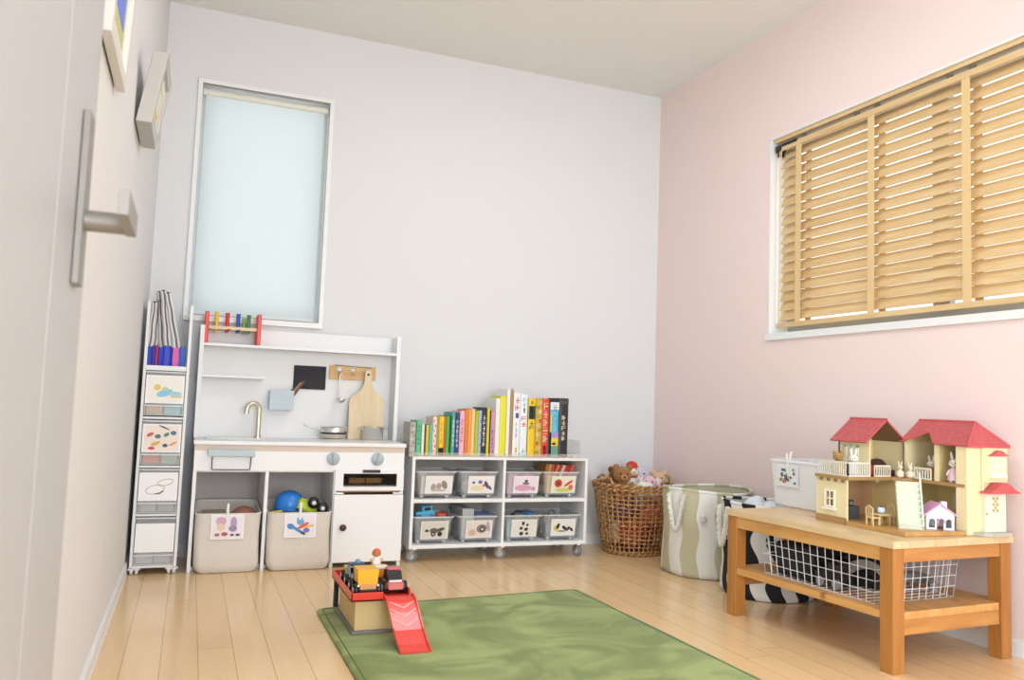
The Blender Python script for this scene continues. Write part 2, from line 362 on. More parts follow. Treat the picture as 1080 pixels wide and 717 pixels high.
mb = MB(); th = math.radians(64); wv = .05; pitch = .0435; zs = 1.905
nsl = 0
while zs > 1.140:
    ux, uz = math.cos(th), math.sin(th)      # outward direction rises
    pr = []
    for sgn in (-1, 1):
        pts = [(-wv/2, 0), (0, .0022), (wv/2, 0)] if sgn > 0 else [(wv/2, -.0026), (0, -.0006), (-wv/2, -.0026)]
        for a, n in pts: pr.append((a*ux - n*uz, zs + a*uz + n*ux))
    bl(mb, ya, yb, pr, TAN); zs -= pitch; nsl += 1
build('slats', mb, t)
build('bottom_rail', bl(MB(), ya, yb, [(-.027, 1.108), (.022, 1.114), (.022, 1.132), (-.027, 1.130)], TAN), t, bevel=.002)
for yt in (-1.098, -1.505, -1.925, -2.35):
    mb = MB(); TP = mat('e3c48f', .8)
    bl(mb, yt+.017, yt-.017, [(-.0295, 1.118), (-.0285, 1.118), (-.0285, 1.925), (-.0295, 1.925)], TP)
    bl(mb, yt+.017, yt-.017, [(.0285, 1.118), (.0295, 1.118), (.0295, 1.925), (.0285, 1.925)], TP)
    bl(mb, yt+.017, yt-.017, [(-.030, 1.108), (.026, 1.114), (.026, 1.118), (-.030, 1.112)], TP)
    z = 1.905
    for k in range(nsl): bl(mb, yt+.002, yt-.002, [(-.029, z-.028), (.029, z+.02), (.029, z+.021), (-.029, z-.027)], TP); z -= pitch
    build('ladder_tape', mb, t)
mb = MB().box(X0(-1)-.04, X0(-1)-.005, -.957, -.99, 1.915, 1.945, BLACK).box(X0(-1)-.035, X0(-1)-.01, -.99, -1.09, 1.935, 1.948, BLACK).box(X0(-1)-.032, X0(-1)-.006, -.962, -.982, 1.895, 1.918, BLACK)
build('tilt_mechanism', mb, t, bevel=.003)
mb = MB()
for yc in (-.985, -.995): mb.tube([(X0(yc)-.036, yc, 1.92), (X0(yc)-.037, yc-.002, 1.5), (X0(yc)-.036, yc, 1.12)], .0022, mat('e2d2b0', .8), 6)
build('pull_cord', mb, t)

# ================================================================== PICTURES ON THE LEFT WALL
def frame(name, label, y0, y1, z0, z1, depth, lean, fw, fm, mm, art, x0=.004):
    t = thing(name, label, 'picture frame', (x0, (y0+y1)/2, z0))
    sh = lambda x, y, z: (x + (z-z0)*lean, y, z)
    def bx(mb, xa, xb, ya, yb, za, zb, m):
        vs = [sh(a, b, c) for c in (za, zb) for b in (ya, yb) for a in (xa, xb)]
        mb.add(vs, [(0, 2, 3, 1), (4, 5, 7, 6), (0, 1, 5, 4), (1, 3, 7, 5), (3, 2, 6, 7), (2, 0, 4, 6)], m)
    a, b = min(y0, y1), max(y0, y1); mb = MB()
    bx(mb, x0, x0+depth, a, a+fw, z0, z1, fm); bx(mb, x0, x0+depth, b-fw, b, z0, z1, fm); bx(mb, x0, x0+depth, a+fw, b-fw, z0, z0+fw, fm); bx(mb, x0, x0+depth, a+fw, b-fw, z1-fw, z1, fm)
    build('frame_border', mb, t, bevel=.002)
    mb = MB(); bx(mb, x0+.003, x0+depth-.010, a+fw, b-fw, z0+fw, z1-fw, mm); build('mat_board', mb, t)
    mb = MB(); q = x0+depth-.010
    for k, (u0, u1, w0, w1, col) in enumerate(art):
        ya_, yb_ = a+fw+(b-a-2*fw)*u0, a+fw+(b-a-2*fw)*u1; za_, zb_ = z0+fw+(z1-z0-2*fw)*w0, z0+fw+(z1-z0-2*fw)*w1
        bx(mb, q+.0006*k, q+.0006*(k+1), ya_, yb_, za_, zb_, mat(col, .6))
    build('artwork', mb, t)
frame('picture_frame', 'white picture frame with blue and lime artwork, upper one nearer the door', -2.32, -1.985, 1.378, 1.76, .019, .035, .03, mat('dddad4', .5), mat('efeeea', .6), [(.12, .88, .12, .88, 'c4c98a'), (.2, .8, .22, .8, '6f86e8'), (.35, .6, .4, .6, 'e2a07a')])
frame('picture_frame', 'small deep silver picture frame leaning forward from the wall beside the tall window', -1.44, -1.16, 1.487, 1.70, .042, .16, .032, mat('bdbab4', .35, .4), mat('f0eee8', .6), [(.2, .8, .2, .8, 'd9c46a'), (.3, .7, .3, .7, 'e9e6da')])

# ================================================================== SLIM TROLLEY
t = thing('drawer_trolley', 'slim white drawer trolley on castors in the left corner', 'drawer unit', (.1, -.2, 0))
tx0, tx1, ty0, ty1 = .016, .188, -.385, -.03
PL = mat('e6e6e4', .35, name='trolley_white'); PLT = clear('trolley_clear', 'e9eaea', .55, .25)
mb = MB()
mb.box(tx0+.002, tx0+.008, ty0+.0125, ty1-.0125, .03, 1.083, PLT).box(tx1-.008, tx1-.002, ty0+.0125, ty1-.0125, .03, 1.073, PLT)
build('side_panels', mb, t)
mb = MB()
for xx in (tx0, tx1-.012):
    for yy in (ty0, ty1-.012): mb.box(xx, xx+.012, yy, yy+.012, .03, 1.085 if xx < .1 else 1.075, PL)
for z in (.034, .235, .425, .618, .812): mb.box(tx0+.0125, tx1-.0125, ty0+.001, ty1-.001, z-.006, z+.004, PL)
build('frame', mb, t, bevel=.0015)
build('top_tray', MB().box(tx0+.01, tx1-.01, ty0+.004, ty0+.008, .812, .826, PL), t); build('tray_back', MB().box(tx0+.01, tx1-.01, ty1-.012, ty1-.008, .812, .86, PL), t)
cards = [[(-.2, .05, .09, .09, 0, 'e8c45a'), (0, -.1, .22, .1, .3, '8fc4dd'), (.28, -.12, .16, .07, 0, '9fd0dc'), (0, .02, .08, .06, 0, 'b6d9a0'), (.3, -.2, .18, .03, 0, 'e2c890')],
         [(-.3, .1, .1, .05, .5, 'c65a4a'), (-.1, .05, .08, .06, 0, '4f6d7e'), (.12, .1, .08, .05, .6, '4a8a5a'), (.3, .15, .08, .06, 0, '3f6fa0'), (-.15, -.15, .13, .05, .4, 'd6b23a'), (.1, -.2, .07, .05, 0, '4b4f56'), (.3, -.15, .12, .03, .5, 'd99a4a'), (-.25, -.28, .09, .04, 0, 'c94436'), (.05, .3, .16, .02, -.4, '3a3a3a')],
         [], []]
zb = [(.627, .803), (.433, .608), (.242, .416), (.04, .226)]
cont = [('d7b489', '8fd3dc'), ('e07a5a', '9ab79a'), ('b8b6b2', '9c9c9c'), ('c9c8c4', 'b7b6b2')]
for i, ((z0, z1), bl_) in enumerate(zip(zb, cards)):
    a, b = tx0+.014, tx1-.014
    PLD = CLEAR; mb = MB().box(a, b, ty0-.004, ty0+.001, z0, z1, PLD).box(a, a+.003, ty0, ty1-.03, z0, z1-.03, FROST).box(b-.003, b, ty0, ty1-.03, z0, z1-.03, FROST).box(a, b, ty0, ty1-.03, z0, z0+.003, FROST).box(a, b, ty1-.033, ty1-.03, z0, z1-.03, FROST)
    mb.box(a, b, ty0-.010, ty0-.004, z1-.006, z1, FROST).box(a, b, ty0-.012, ty0-.004, z0+.036, z0+.042, FROST)
    dr = build('drawer', mb, t)
    lab = ['card with a blue and yellow toy picture', 'card with small colourful toy pieces', 'card with a thin cord drawing', 'plain white card'][i]
    cd = card('picture_card', dr, ((a+b)/2, ty0-.0045, z0+.104 if i < 3 else z0+.106), (1, 0, 0), (0, 0, 1), (0, -1, 0), .142, .112, bl_, bg=['f0ece4', 'efe0d4', 'f3f3f3', 'eeeeee'][i], frame=.9 if i < 3 else None, label=lab)
    if i == 2:
        mb = MB(); P0 = lambda a, b: ((tx0+tx1)/2+a*.14, ty0-.0065, z0+.104+b*.14)
        for cx, cy, ra, rb in ((-.08, -.08, .24, .12), (.18, .12, .2, .09)): mb.tube([P0(cx+ra*math.cos(k*.35), cy+rb*math.sin(k*.35)+.04*math.cos(k*.35)) for k in range(18)], .0011, mat('b59a80', .6), 5, True)
        mb.tube([P0(-.08, -.2), P0(.05, -.19), P0(.14, -.12)], .002, mat('6b3230', .5), 5)
        build('printed_cord', mb, cd)
    for k, col in enumerate(cont[i]):
        xa, xb = (a+.008, (a+b)/2-.002) if k == 0 else ((a+b)/2+.002, b-.008)
        cn = {'d7b489': 'beige', '8fd3dc': 'aqua', 'e07a5a': 'coral', '9ab79a': 'sage green', 'b8b6b2': 'pale grey', '9c9c9c': 'mid grey', 'c9c8c4': 'off-white', 'b7b6b2': 'light grey'}[col]
        mb = MB()
        for q in range(3): mb.obox(((xa+xb)/2, ty0+.05+q*.09, z0+.024), (xb-xa-.006*q, .07, .04), (0, 0, .05*q-.05), mat(col, .6))
        build('toy_block_set', mb, None, f'{cn} toy pieces in the {["top", "second", "third", "lowest"][i]} trolley drawer', 'toy', bevel=.004, loc=((xa+xb)/2, ty0+.1, z0+.003))
def caster(parent, x, y, h, r, fm, wm, tw=.008, ang=.3, mount=.0):
    mb = MB(); ca, sa = math.cos(ang), math.sin(ang)
    fw = lambda a, b, z: (x+a*ca-b*sa, y+a*sa+b*ca, z)
    mb.cyl((x, y, h), (x, y, h-.008), .012+r*.2, fm, n=12)
    for s in (-1, 1):
        mb.loft([[fw(s*(tw+.001), -.006, h-.006), fw(s*(tw+.0035), -.006, h-.006), fw(s*(tw+.0035), .014, h-.006), fw(s*(tw+.001), .014, h-.006)], [fw(s*(tw+.001), .004+r*.2, r*.8), fw(s*(tw+.0035), .004+r*.2, r*.8), fw(s*(tw+.0035), .012+r*.3, r*.8), fw(s*(tw+.001), .012+r*.3, r*.8)]], fm, False)
    c = build('castor', mb, parent)
    mb = MB(); p0, p1 = Vector(fw(-tw, .01, r)), Vector(fw(tw, .01, r)); d = (p1-p0)
    mb.cyl(p0, p1, r, wm, n=20); mb.cyl(p0-d*.06, p1+d*.06, r*.55, mat('d8d8d6', .4), n=14); mb.cyl(p0-d*.1, p1+d*.1, r*.2, mat('8c8c8c', .4), n=10)
    build('wheel', mb, c)
for xx, yy in ((tx0+.018, ty0+.018), (tx1-.018, ty0+.018), (tx0+.018, ty1-.03), (tx1-.018, ty1-.03)):
    for s in (-1, 1): caster(t, xx+s*.0095, yy, .028, .0165, PL, PL, .0055, .12)
# folded striped cloth strips in the open top
SG = mat('a9a8a8', .9); SW = mat('dedcda', .9)
fans = [(.030, 1.083, '3d4fc0', '2a2a48', 'leftmost, against the wall'), (.047, 1.092, '4a3f9e', '33203a', 'second from the wall'), (.060, 1.105, 'e0507e', 'd2455e', 'slim one behind the second'), (.078, 1.128, '4656cc', '2a2630', 'third from the wall'),
        (.098, 1.132, '4a5ad2', '26242e', 'in the middle, tallest'), (.115, 1.118, '4150c6', '28262e', 'right of the tallest'), (.132, 1.125, 'e072b8', '2c2630', 'near the right'), (.156, .915, '4f7fdc', None, 'rightmost, short')]
for i, (fx, top, col, tipc, where) in enumerate(fans):
    fy = -.338 + (.03 if i in (2,) else 0) + .017*(i % 2); z0 = .8165; bh = .086+.006*(i % 3)
    cn = {'3d4fc0': 'royal blue', '4a3f9e': 'violet', 'e0507e': 'rose', '4656cc': 'blue', '4a5ad2': 'bright blue', '4150c6': 'deep blue', 'e072b8': 'pink', '4f7fdc': 'sky blue'}[col]
    w = .0078 if i != 2 else .006; 
    w = {0: .0098, 1: .0085, 2: .0065, 3: .0112, 4: .0112, 5: .0105, 6: .0125}.get(i, .012)
    t2 = thing('cloth_toy_wand' if tipc else 'cloth_cup', (f'grey striped cloth wand with {cn} base, {where} on the trolley' if tipc else f'short {cn} cloth cup, rightmost in the trolley top'), 'cloth toy', (fx, fy, z0), 0, 'striped cloth wands in the trolley top')
    mb = MB(); rings = []
    for zz, k, dd in ((0, .55, .02), (.006, .95, .02), (bh*.4, 1.12, .022), (bh, .95, .018)): rings.append([(fx+a, fy+b, z0+zz) for a, b in rrect(2*w*k, dd*1.4, min(w*k, .006)*.9, 3)])
    mb.loft(rings, mat(col, .8)); build('base', mb, t2)
    if tipc:
        lean = {0: .008, 1: .006, 2: -.004, 3: -.026, 4: -.030, 5: -.032, 6: -.047}[i]; tz = top-z0; ns = 4
        mb = MB()
        for q in range(ns):
            a0 = 1.3*(-w+2*w*q/ns); a1 = 1.3*(-w+2*w*(q+1)/ns)
            g = lambda a, zz: fx + a*(1-.45*(zz-bh)/(tz-bh)*.55) + lean*(zz-bh)/(tz-bh) + .0015*math.sin(zz*60+i)
            steps = [bh+(tz-bh)*k/6 for k in range(7)]
            mb.loft([[(g(a0, zz), fy-.007, z0+zz), (g(a1, zz), fy-.007+.002*(q % 2), z0+zz), (g(a1, zz), fy+.007, z0+zz), (g(a0, zz), fy+.007, z0+zz)] for zz in steps], [SG, SW, mat('6f6c70', .9), SW][q] if i != 2 else [mat('b04a62', .8), SW][q % 2], False)
        build('striped_sleeve', mb, t2)
        build('tie_tip', MB().ell((fx+lean+.002, fy, top), (.008, .008, .004), mat(tipc, .8), n=10, k=6).tube([(fx+lean, fy, top-.008), (fx+lean-.003, fy-.002, top+.003), (fx+lean+.008, fy-.002, top+.001)], .0025, mat(tipc, .8), 6), t2)

# ================================================================== TOY KITCHEN
kx0, kx1, kf, kb, kz = .227, 1.100, -.372, -.014, .530
t = thing('toy_kitchen', 'white wooden toy kitchen with hutch, sink and oven under the tall window', 'toy kitchen', ((kx0+kx1)/2, -.2, 0))
EDGE = mat('dccbbd', .6, name='worktop_shade_tan')  # tan of the shade below the worktop lip, put into the strip's colour
wt = build('worktop', MB().box(kx0-.004, kx1+.004, kf-.010, kb, kz-.015, kz, WHITE), t, bevel=.001)
build('shade_strip', MB().box(kx0, kx1, kf-.001, kb-.01, kz-.041, kz-.015, EDGE), wt)
for x in (kx0, .510, .793, kx1-.014): build('upright_panel', MB().box(x, x+.014, kf+.002, kb, 0.0, kz-.041, WHITE), t, bevel=.001)
build('back_panel', MB().box(kx0+.014, kx1-.014, kb-.006, kb, .02, kz-.041, mat('c9bfb8', .7)), t)  # grey-brown shade of the compartments put into the panel colour
build('bottom_panel', MB().box(kx0+.014, .793, kf+.06, kb-.006, .0, .014, WHITE).box(.807, kx1-.014, kf+.03, kb-.006, .02, .034, WHITE), t)
build('control_panel', MB().box(kx0+.001, kx1-.001, kf-.002, kf+.014, .408, kz-.041, WHITE), t, bevel=.0012)
build('inner_shelf', MB().box(kx0+.014, kx1-.014, kf+.014, kb-.006, .402, .412, WHITE), t)
mb = MB().box(.279, .462, kf-.03, kf-.002, .468, .496, GREYB); tr = build('towel_rail', mb, t, bevel=.002, label='grey blue towel rail')
build('wire_loop', MB().tube([(.297, kf-.015, .468), (.297, kf-.015, .416), (.300, kf-.015, .414), (.443, kf-.015, .414), (.446, kf-.015, .416), (.448, kf-.015, .468)], .0022, BLACK, 6), tr)
for kx in (.786, .978):
    mb = MB().lathe([(.027, 0), (.028, .004), (.026, .009), (.0, .0095)], GREYB, (kx, kf-.002, .462), 28, (PI/2, 0, 0))
    kn = build('knob', mb, t, label='grey blue turning knob')
    build('grip', MB().obox((kx, kf-.015, .462), (.008, .016, .05), (0, .12 if kx > .9 else -.15, 0), mat('aab8c0', .4)), kn, bevel=.002)
# oven
OV = MB().box(.797, .833, kf-.012, kf+.002, .326, .417, WHITE).box(1.067, 1.098, kf-.012, kf+.002, .326, .417, WHITE).box(.833, 1.067, kf-.012, kf+.002, .399, .417, WHITE).box(.833, 1.067, kf-.012, kf+.002, .326, .343, WHITE)
od = build('oven_door', OV, t)
build('window_pane', MB().box(.833, 1.067, kf-.006, kf-.004, .343, .399, clear('oven_glass', '202020', .12, .05)), od)
build('handle', MB().box(.914, .990, kf-.024, kf-.012, .404, .416, BLACK), od, bevel=.002)
mb = MB().box(.807, .812, kf+.004, kb-.02, .325, .402, DARK).box(1.08, 1.086, kf+.004, kb-.02, .325, .402, DARK).box(.807, 1.086, kb-.03, kb-.02, .325, .402, DARK).box(.807, 1.086, kf+.004, kb-.02, .396, .402, DARK).box(.807, 1.086, kf+.004, kb-.02, .318, .326, mat('b98a60', .6))
build('oven_lining', mb, t)
mb = MB()
for i in range(18): mb.tube([(.815+i*.0155, kf+.01, .345), (.815+i*.0155, kb-.04, .345)], .001, STEEL, 5)
mb.tube([(.813, kf+.01, .345), (1.081, kf+.01, .345)], .0015, STEEL, 5); build('oven_rack', mb, t)
bt = thing('toy_bread', 'brown toy toast slices lying inside the oven of the toy kitchen', 'toy food', (.95, -.25, .347))
for k in (-1, 1):
    pr = [(a*.036, b*.034) for a, b in ((-1, -1), (1, -1), (1, .6), (.7, 1), (-.7, 1), (-1, .6))]
    mb = MB().prism([(.950+k*.038+a, -.24+b) for a, b in pr], lambda a, b, d: (a, b, d), mat('b07a44', .8), .347, .370); build('slice', mb, bt, bevel=.005)
# cupboard
cd_ = build('cupboard_door', MB().box(.797, 1.099, kf-.014, kf, .022, .309, WHITE), t, bevel=.002)
build('knob', MB().lathe([(.006, 0), (.006, .01), (.0135, .012), (.0145, .018), (.012, .023), (.004, .0245)], mat('4a2d22', .4), (.838, kf-.014, .172), 18, (PI/2, 0, 0)), cd_)
for hx in ((.80, .836), (1.052, 1.096)): build('hinge', MB().box(hx[0], hx[1], kf-.010, kf, .311, .318, STEEL).cyl((hx[0], kf-.012, .3145), (hx[1], kf-.012, .3145), .003, STEEL, n=8), t)
# hutch
hf = -.135
for x in (.221, 1.099): build('hutch_side', MB().box(x, x+.018, hf, kb, kz, 1.022, WHITE), t, bevel=.0012)
build('hutch_back', MB().box(.239, 1.099, kb-.008, kb, kz, 1.022, mat('ecebea', .5)), t)
build('hutch_shelf', MB().box(.239, 1.099, hf, kb-.008, .932, .944, WHITE), t, bevel=.0012)
build('corner_shelf', MB().box(.239, .506, hf+.035, kb-.008, .795, .806, WHITE), t, bevel=.0012)
# sink, tap
mb = MB(); rr = lambda w, d, z, r=.02: [(.385+a, -.165+b, z) for a, b in rrect(w, d, r, 4)]
mb.loft([rr(.24, .16, kz+.0005), rr(.24, .16, kz+.004), rr(.225, .145, kz+.005), rr(.215, .135, kz+.001, .03)], mat('f0f0ef', .25)); build('sink', mb, t)
TAP = mat('ddd6be', .3, .9)
pts = [(.490, -.10, kz), (.490, -.10, kz+.128)] + [(.490-.027*(1-math.cos(a)), -.10-.010*(1-math.cos(a)), kz+.128+.027*math.sin(a)) for a in [PI*k/8 for k in range(1, 9)]] + [(.434, -.121, kz+.108)]
build('tap', MB().tube(pts, .0112, TAP, 12).cyl((.490, -.10, kz), (.490, -.10, kz+.01), .015, TAP), t)
for bx_, by_ in ((.822, -.125), (1.003, -.125)): build('hob_plate', MB().lathe([(.052, 0), (.052, .003), (.047, .004)], mat('ddd2b4', .5), (bx_, by_, kz), 28), t)
# chalkboard, wall pocket, hook rail on hutch back
yb_ = kb-.008
cb = build('chalkboard', MB().box(.640, .788, yb_-.006, yb_, .758, .868, mat('26242a', .7)), t, label='small black chalkboard')
mb = MB().box(.534, .640, yb_-.066, yb_-.062, .664, .748, GREYB).box(.534, .538, yb_-.062, yb_, .664, .748, GREYB).box(.636, .640, yb_-.062, yb_, .664, .748, GREYB).box(.534, .640, yb_-.066, yb_, .660, .664, GREYB)
build('wall_pocket', mb, t, label='grey blue pocket box on the hutch back')
for k, (col, nm, a, lx) in enumerate((('2d2b2d', 'black', .72, .583), ('c9a07c', 'beige', .66, .600), ('4a4547', 'dark grey', .58, .622), ('8a5a4a', 'brown', .62, .612))):
    p0 = Vector((lx-.02, yb_-.03-.008*k, .668)); dv = Vector((math.sin(a), 0, math.cos(a)))
    mb = MB().cyl(p0, p0+dv*.150, .0046, mat(col, .5), n=8).cyl(p0+dv*.150, p0+dv*.162, .0046, mat('3a3a3a', .5), .001, n=8)
    build('pencil', mb, None, f'{nm} pencil leaning in the grey blue pocket of the toy kitchen', 'pencil', 'pencils in the toy kitchen pocket', loc=tuple(p0))
hr = build('hook_rail', MB().box(.803, 1.023, yb_-.012, yb_, .812, .876, wood('hook_rail_wood', 'd3a566', 'e2ba80', (4, 30, 30))), t, bevel=.0015, label='light wood hook rail')
hooks = [(.847, .858), (.912, .856), (.982, .853)]
for hx, hz in hooks:
    mb = MB().lathe([(.012, 0), (.013, .006), (.008, .012), (.0, .013)], mat('f2f2ee', .3), (hx, yb_-.012, hz), 16, (PI/2, 0, 0))
    mb.tube([(hx, yb_-.018, hz), (hx, yb_-.030, hz-.012), (hx, yb_-.034, hz-.024), (hx, yb_-.044, hz-.022), (hx, yb_-.047, hz-.012)], .003, STEEL, 8)
    build('hook', mb, hr)
build('wire_bar', MB().tube([(.825, yb_-.014, .879), (1.002, yb_-.014, .871)], .0012, BLACK, 5), hr)
# ladle
lx, lz = .853, .834; yl = yb_-.040
t2 = thing('toy_ladle', 'small steel ladle hanging from the left hook of the toy kitchen rail', 'ladle', (lx, yl, .70))
build('handle', MB().tube([(lx-.004, yl, lz), (lx-.004, yl, .735), (lx-.001, yl-.004, .722)], .0028, STEEL, 8).tube([(lx-.004, yl, lz), (lx+.003, yl, lz+.006), (lx+.008, yl, lz-.002), (lx+.006, yl, lz-.05), (lx+.004, yl, .735)], .0018, STEEL, 6), t2)
mb = MB(); mb.lathe([(.004, -.016), (.013, -.012), (.020, -.003), (.022, .004), (.0205, .004), (.018, -.002), (.011, -.010), (.001, -.013)], STEEL, (lx+.002, yl-.022, .716), 20); build('bowl', mb, t2)
# cutting board hanging / leaning
t2 = thing('cutting_board', 'light wooden toy cutting board with handle hanging from the right hook', 'cutting board', (.978, yb_-.06, kz+.001))
out = [(.896, kz+.004), (.900, kz+.001), (1.056, kz+.001), (1.060, kz+.004), (1.060, .712), (1.050, .735), (1.022, .752), (1.006, .772), (.997, .80), (.996, .845), (.990, .858), (.970, .858), (.965, .846), (.964, .80), (.953, .772), (.935, .752), (.906, .735), (.896, .712)]
yy = lambda z: yb_ - .052 + (z-kz)*.02
mb = MB().prism(out, lambda a, b, d: (a, yy(b)+d, b), BEECH, -.009, 0); build('board', mb, t2)
build('hang_hole', MB().lathe([(.0035, 0), (.0055, .0012), (.0055, .0016), (.0001, .0016)], BLACK, (.980, yy(.838)-.009, .838), 14, (PI/2, 0, 0)), t2)
# frying pan + pot on hob
zp = kz+.0045
t2 = thing('toy_frying_pan', 'steel toy frying pan with wire handles on the left hob plate', 'pan', (.822, -.125, zp))
mb = MB().lathe([(.038, 0), (.049, .005), (.058, .028), (.064, .054), (.062, .054), (.055, .028), (.045, .008), (.0, .007)], STEEL, (.822, -.125, zp), 32, cap1=False)
build('body', mb, t2); build('band', MB().lathe([(.0560, .022), (.0583, .0225), (.0605, .031), (.0590, .031)], mat('4a3c34', .4), (.822, -.125, zp), 32, cap0=False, cap1=False), t2)
for s in (-1, 1): pass
build('handle', MB().tube([(0.768, -0.131, zp+0.043), (0.722, -0.135, zp+0.051), (0.687, -0.137, zp+0.060), (0.685, -0.133, zp+0.061), (0.687, -0.129, zp+0.060), (0.722, -0.121, zp+0.048), (0.768, -0.118, zp+0.038)], .0022, STEEL, 6), t2)
build('side_grip', MB().tube([(0.877, -0.133, zp+0.044), (0.894, -0.131, zp+0.046), (0.894, -0.116, zp+0.046), (0.877, -0.113, zp+0.044)], .002, STEEL, 6), t2)
t2 = thing('toy_cooking_pot', 'small steel toy pot with two side handles on the right hob plate', 'pot', (1.003, -.125, zp))
build('body', MB().lathe([(.046, 0), (.049, .003), (.0495, .056), (.052, .058), (.052, .06), (.048, .059), (.047, .005), (.0, .004)], STEEL2, (1.003, -.125, zp), 32, cap1=False), t2)
for s in (-1, 1): build('handle', MB().tube([(1.003+s*.049, -.136, zp+.05), (1.003+s*.068, -.135, zp+.052), (1.003+s*.068, -.115, zp+.052), (1.003+s*.049, -.114, zp+.05)], .0022, STEEL2, 6), t2)
# hammer bench on the hutch shelf
t2 = thing('hammer_peg_bench', 'red ended wooden peg bench toy on top shelf of the toy kitchen', 'toy', (.356, -.08, .9445))
for x in (.236, .457): build('end_board', MB().box(x, x+.018, -.130, -.030, .9445, 1.084, RED), t2, bevel=.004)
build('plank', MB().box(.254, .457, -.122, -.038, 1.006, 1.021, BEECH), t2, bevel=.002)
build('slot', MB().box(.330, .346, -.1235, -.115, 1.004, 1.0085, BLACK), t2); build('slot', MB().box(.372, .388, -.1235, -.115, 1.004, 1.0085, BLACK), t2)
for px, col, nm, pz in ((.286, 'efc32e', 'yellow', 1.085), (.331, 'd8343a', 'red', 1.083), (.377, '2d55b8', 'blue', 1.082), (.422, '3f8a48', 'green', 1.080), (.404, '9fc26a', 'lime', 1.066)):
    yy_ = -.095 if nm != 'lime' else -.062
    build('peg', MB().cyl((px, yy_, .995), (px, yy_, pz), .0085, mat(col, .4), n=14).cyl((px, yy_, pz-.006), (px, yy_, pz), .0098, mat(col, .4), n=14), t2, label=nm+' peg')

# canvas bags in the kitchen
def canvas_bag(x0, x1, label, blobs, clip):
    cx = (x0+x1)/2; w = x1-x0; yf, ybk = -.405, -.10; cy = (yf+ybk)/2; d = ybk-yf
    t = thing('canvas_bag', label, 'storage bag', (cx, cy, 0), 0, 'canvas bags under the toy kitchen')
    n = 7; base = rrect(w, d, .03, n); mb = MB()
    def ring(z, kx, ky, sag=0):
        o = []
        for i, (a, b) in enumerate(base):
            th_ = math.atan2(b, a); o.append((cx+a*kx+.003*math.sin(5*th_+z*20), cy+b*ky+.003*math.sin(4*th_+z*31), z + (sag if b > 0 else 0)*min(1, b/(d/2))))
        return o
    hz = .236
    mb.loft([ring(.002, .86, .93), ring(.01, .93, .97), ring(.035, 1.0, 1.0), ring(.09, 1.0, 1.0), ring(.16, .985, 1), ring(hz-.012, .975, 1, .0), ring(hz, .975, 1, .02), ring(hz, .955, .985, .02), ring(.16, .965, .98), ring(.03, .96, .96), ring(.012, .9, .9)], CREAM)
    bd = build('body', mb, t)
    build('hem', MB().tube([(p[0], p[1], p[2]) for p in ring(hz+.001, .968, .995, .02)], .0032, mat('e9e4dc', .8), 6, True), t)
    cxk = x0+w*.49 if clip == 0 else x0+w*.50
    o = (cxk, yf-.0035, .186)
    card('label_card', t, o, (1, 0, 0), (0, 0, 1), (0, -1, 0), .128, .098, blobs, bg='ece6ec', frame=.9, label='picture card clipped to the bag')
    mb = MB().obox((cxk-.002, yf-.0075, .245), (.010, .006, .072), (.1, 0, .0), mat('f2f2f2', .35)).obox((cxk-.002, yf+.003, .245), (.010, .005, .05), (-.15, 0, 0), mat('f2f2f2', .35))
    build('clip', mb, t, bevel=.0015)
    return t
canvas_bag(.246, .501, 'cream canvas storage bag in the left opening under the toy sink', [(-.2, .18, .16, .14, 0, 'd9a9b9'), (-.2, .0, .13, .12, 0, 'e6d0b0'), (.18, .12, .1, .2, 0, 'b79ac0'), (.16, -.05, .13, .1, 0, '9a87a8'), (-.3, -.24, .08, .05, 0, 'c4685a'), (-.08, -.22, .1, .06, 0, 'b8514a'), (.15, -.25, .06, .04, 0, '5b5560'), (.32, -.25, .07, .04, 0, '4b4a55')], 0)
canvas_bag(.527, .790, 'cream canvas storage bag full of toys in the middle opening of the kitchen', [(-.3, -.02, .12, .09, -.4, '3f86d0'), (-.1, -.12, .34, .05, -.55, '4a90c8'), (0, .12, .12, .1, 0, '6fa8d8'), (.1, .0, .2, .06, .5, 'e0604a'), (.2, -.15, .1, .08, 0, '7a6ac0'), (.3, -.02, .16, .04, .2, 'e8c84a'), (-.02, .2, .1, .08, 0, '5ab0d0'), (.1, -.25, .1, .04, 0, 'e8dc7a')], 1)
build('toy_ball', MB().ell((.44, -.27, .19), .062, mat('a5705c', .5)), None, 'brown toy ball inside the left canvas bag', 'ball', loc=(.44, -.27, .128))
build('toy_box', MB().box(.275, .37, -.36, -.14, .06, .222, mat('cdb9ab', .7)), None, 'beige toy box standing inside the left canvas bag', 'toy', bevel=.004, loc=(.32, -.25, .06))
mb = MB().lathe([(.058, -.02), (.062, .0), (.058, .025), (.045, .046), (.024, .058), (.001, .062)], mat('2f86e0', .3), (.625, -.27, .255), 24); mb.lathe([(.064, -.022), (.066, -.018), (.062, -.012)], mat('2670c4', .3), (.625, -.27, .255), 24, cap0=False, cap1=False)
build('toy_helmet', mb, None, 'bright blue domed toy on top of the middle canvas bag', 'toy', loc=(.625, -.27, .235))
t2 = thing('toy_vehicle', 'lime green toy with black wheels poking out of the middle canvas bag', 'toy vehicle', (.70, -.3, .22))
mb = MB().obox((.690, -.31, .25), (.085, .05, .035), (0, .35, .2), mat('cfe03c', .35)).obox((.672, -.31, .272), (.03, .045, .03), (0, .35, .2), mat('b8cc2c', .35)).tube([(.655, -.345, .228), (.672, -.345, .252), (.695, -.345, .246)], .004, mat('e8f070', .4), 6)
build('body', mb, t2, bevel=.004)
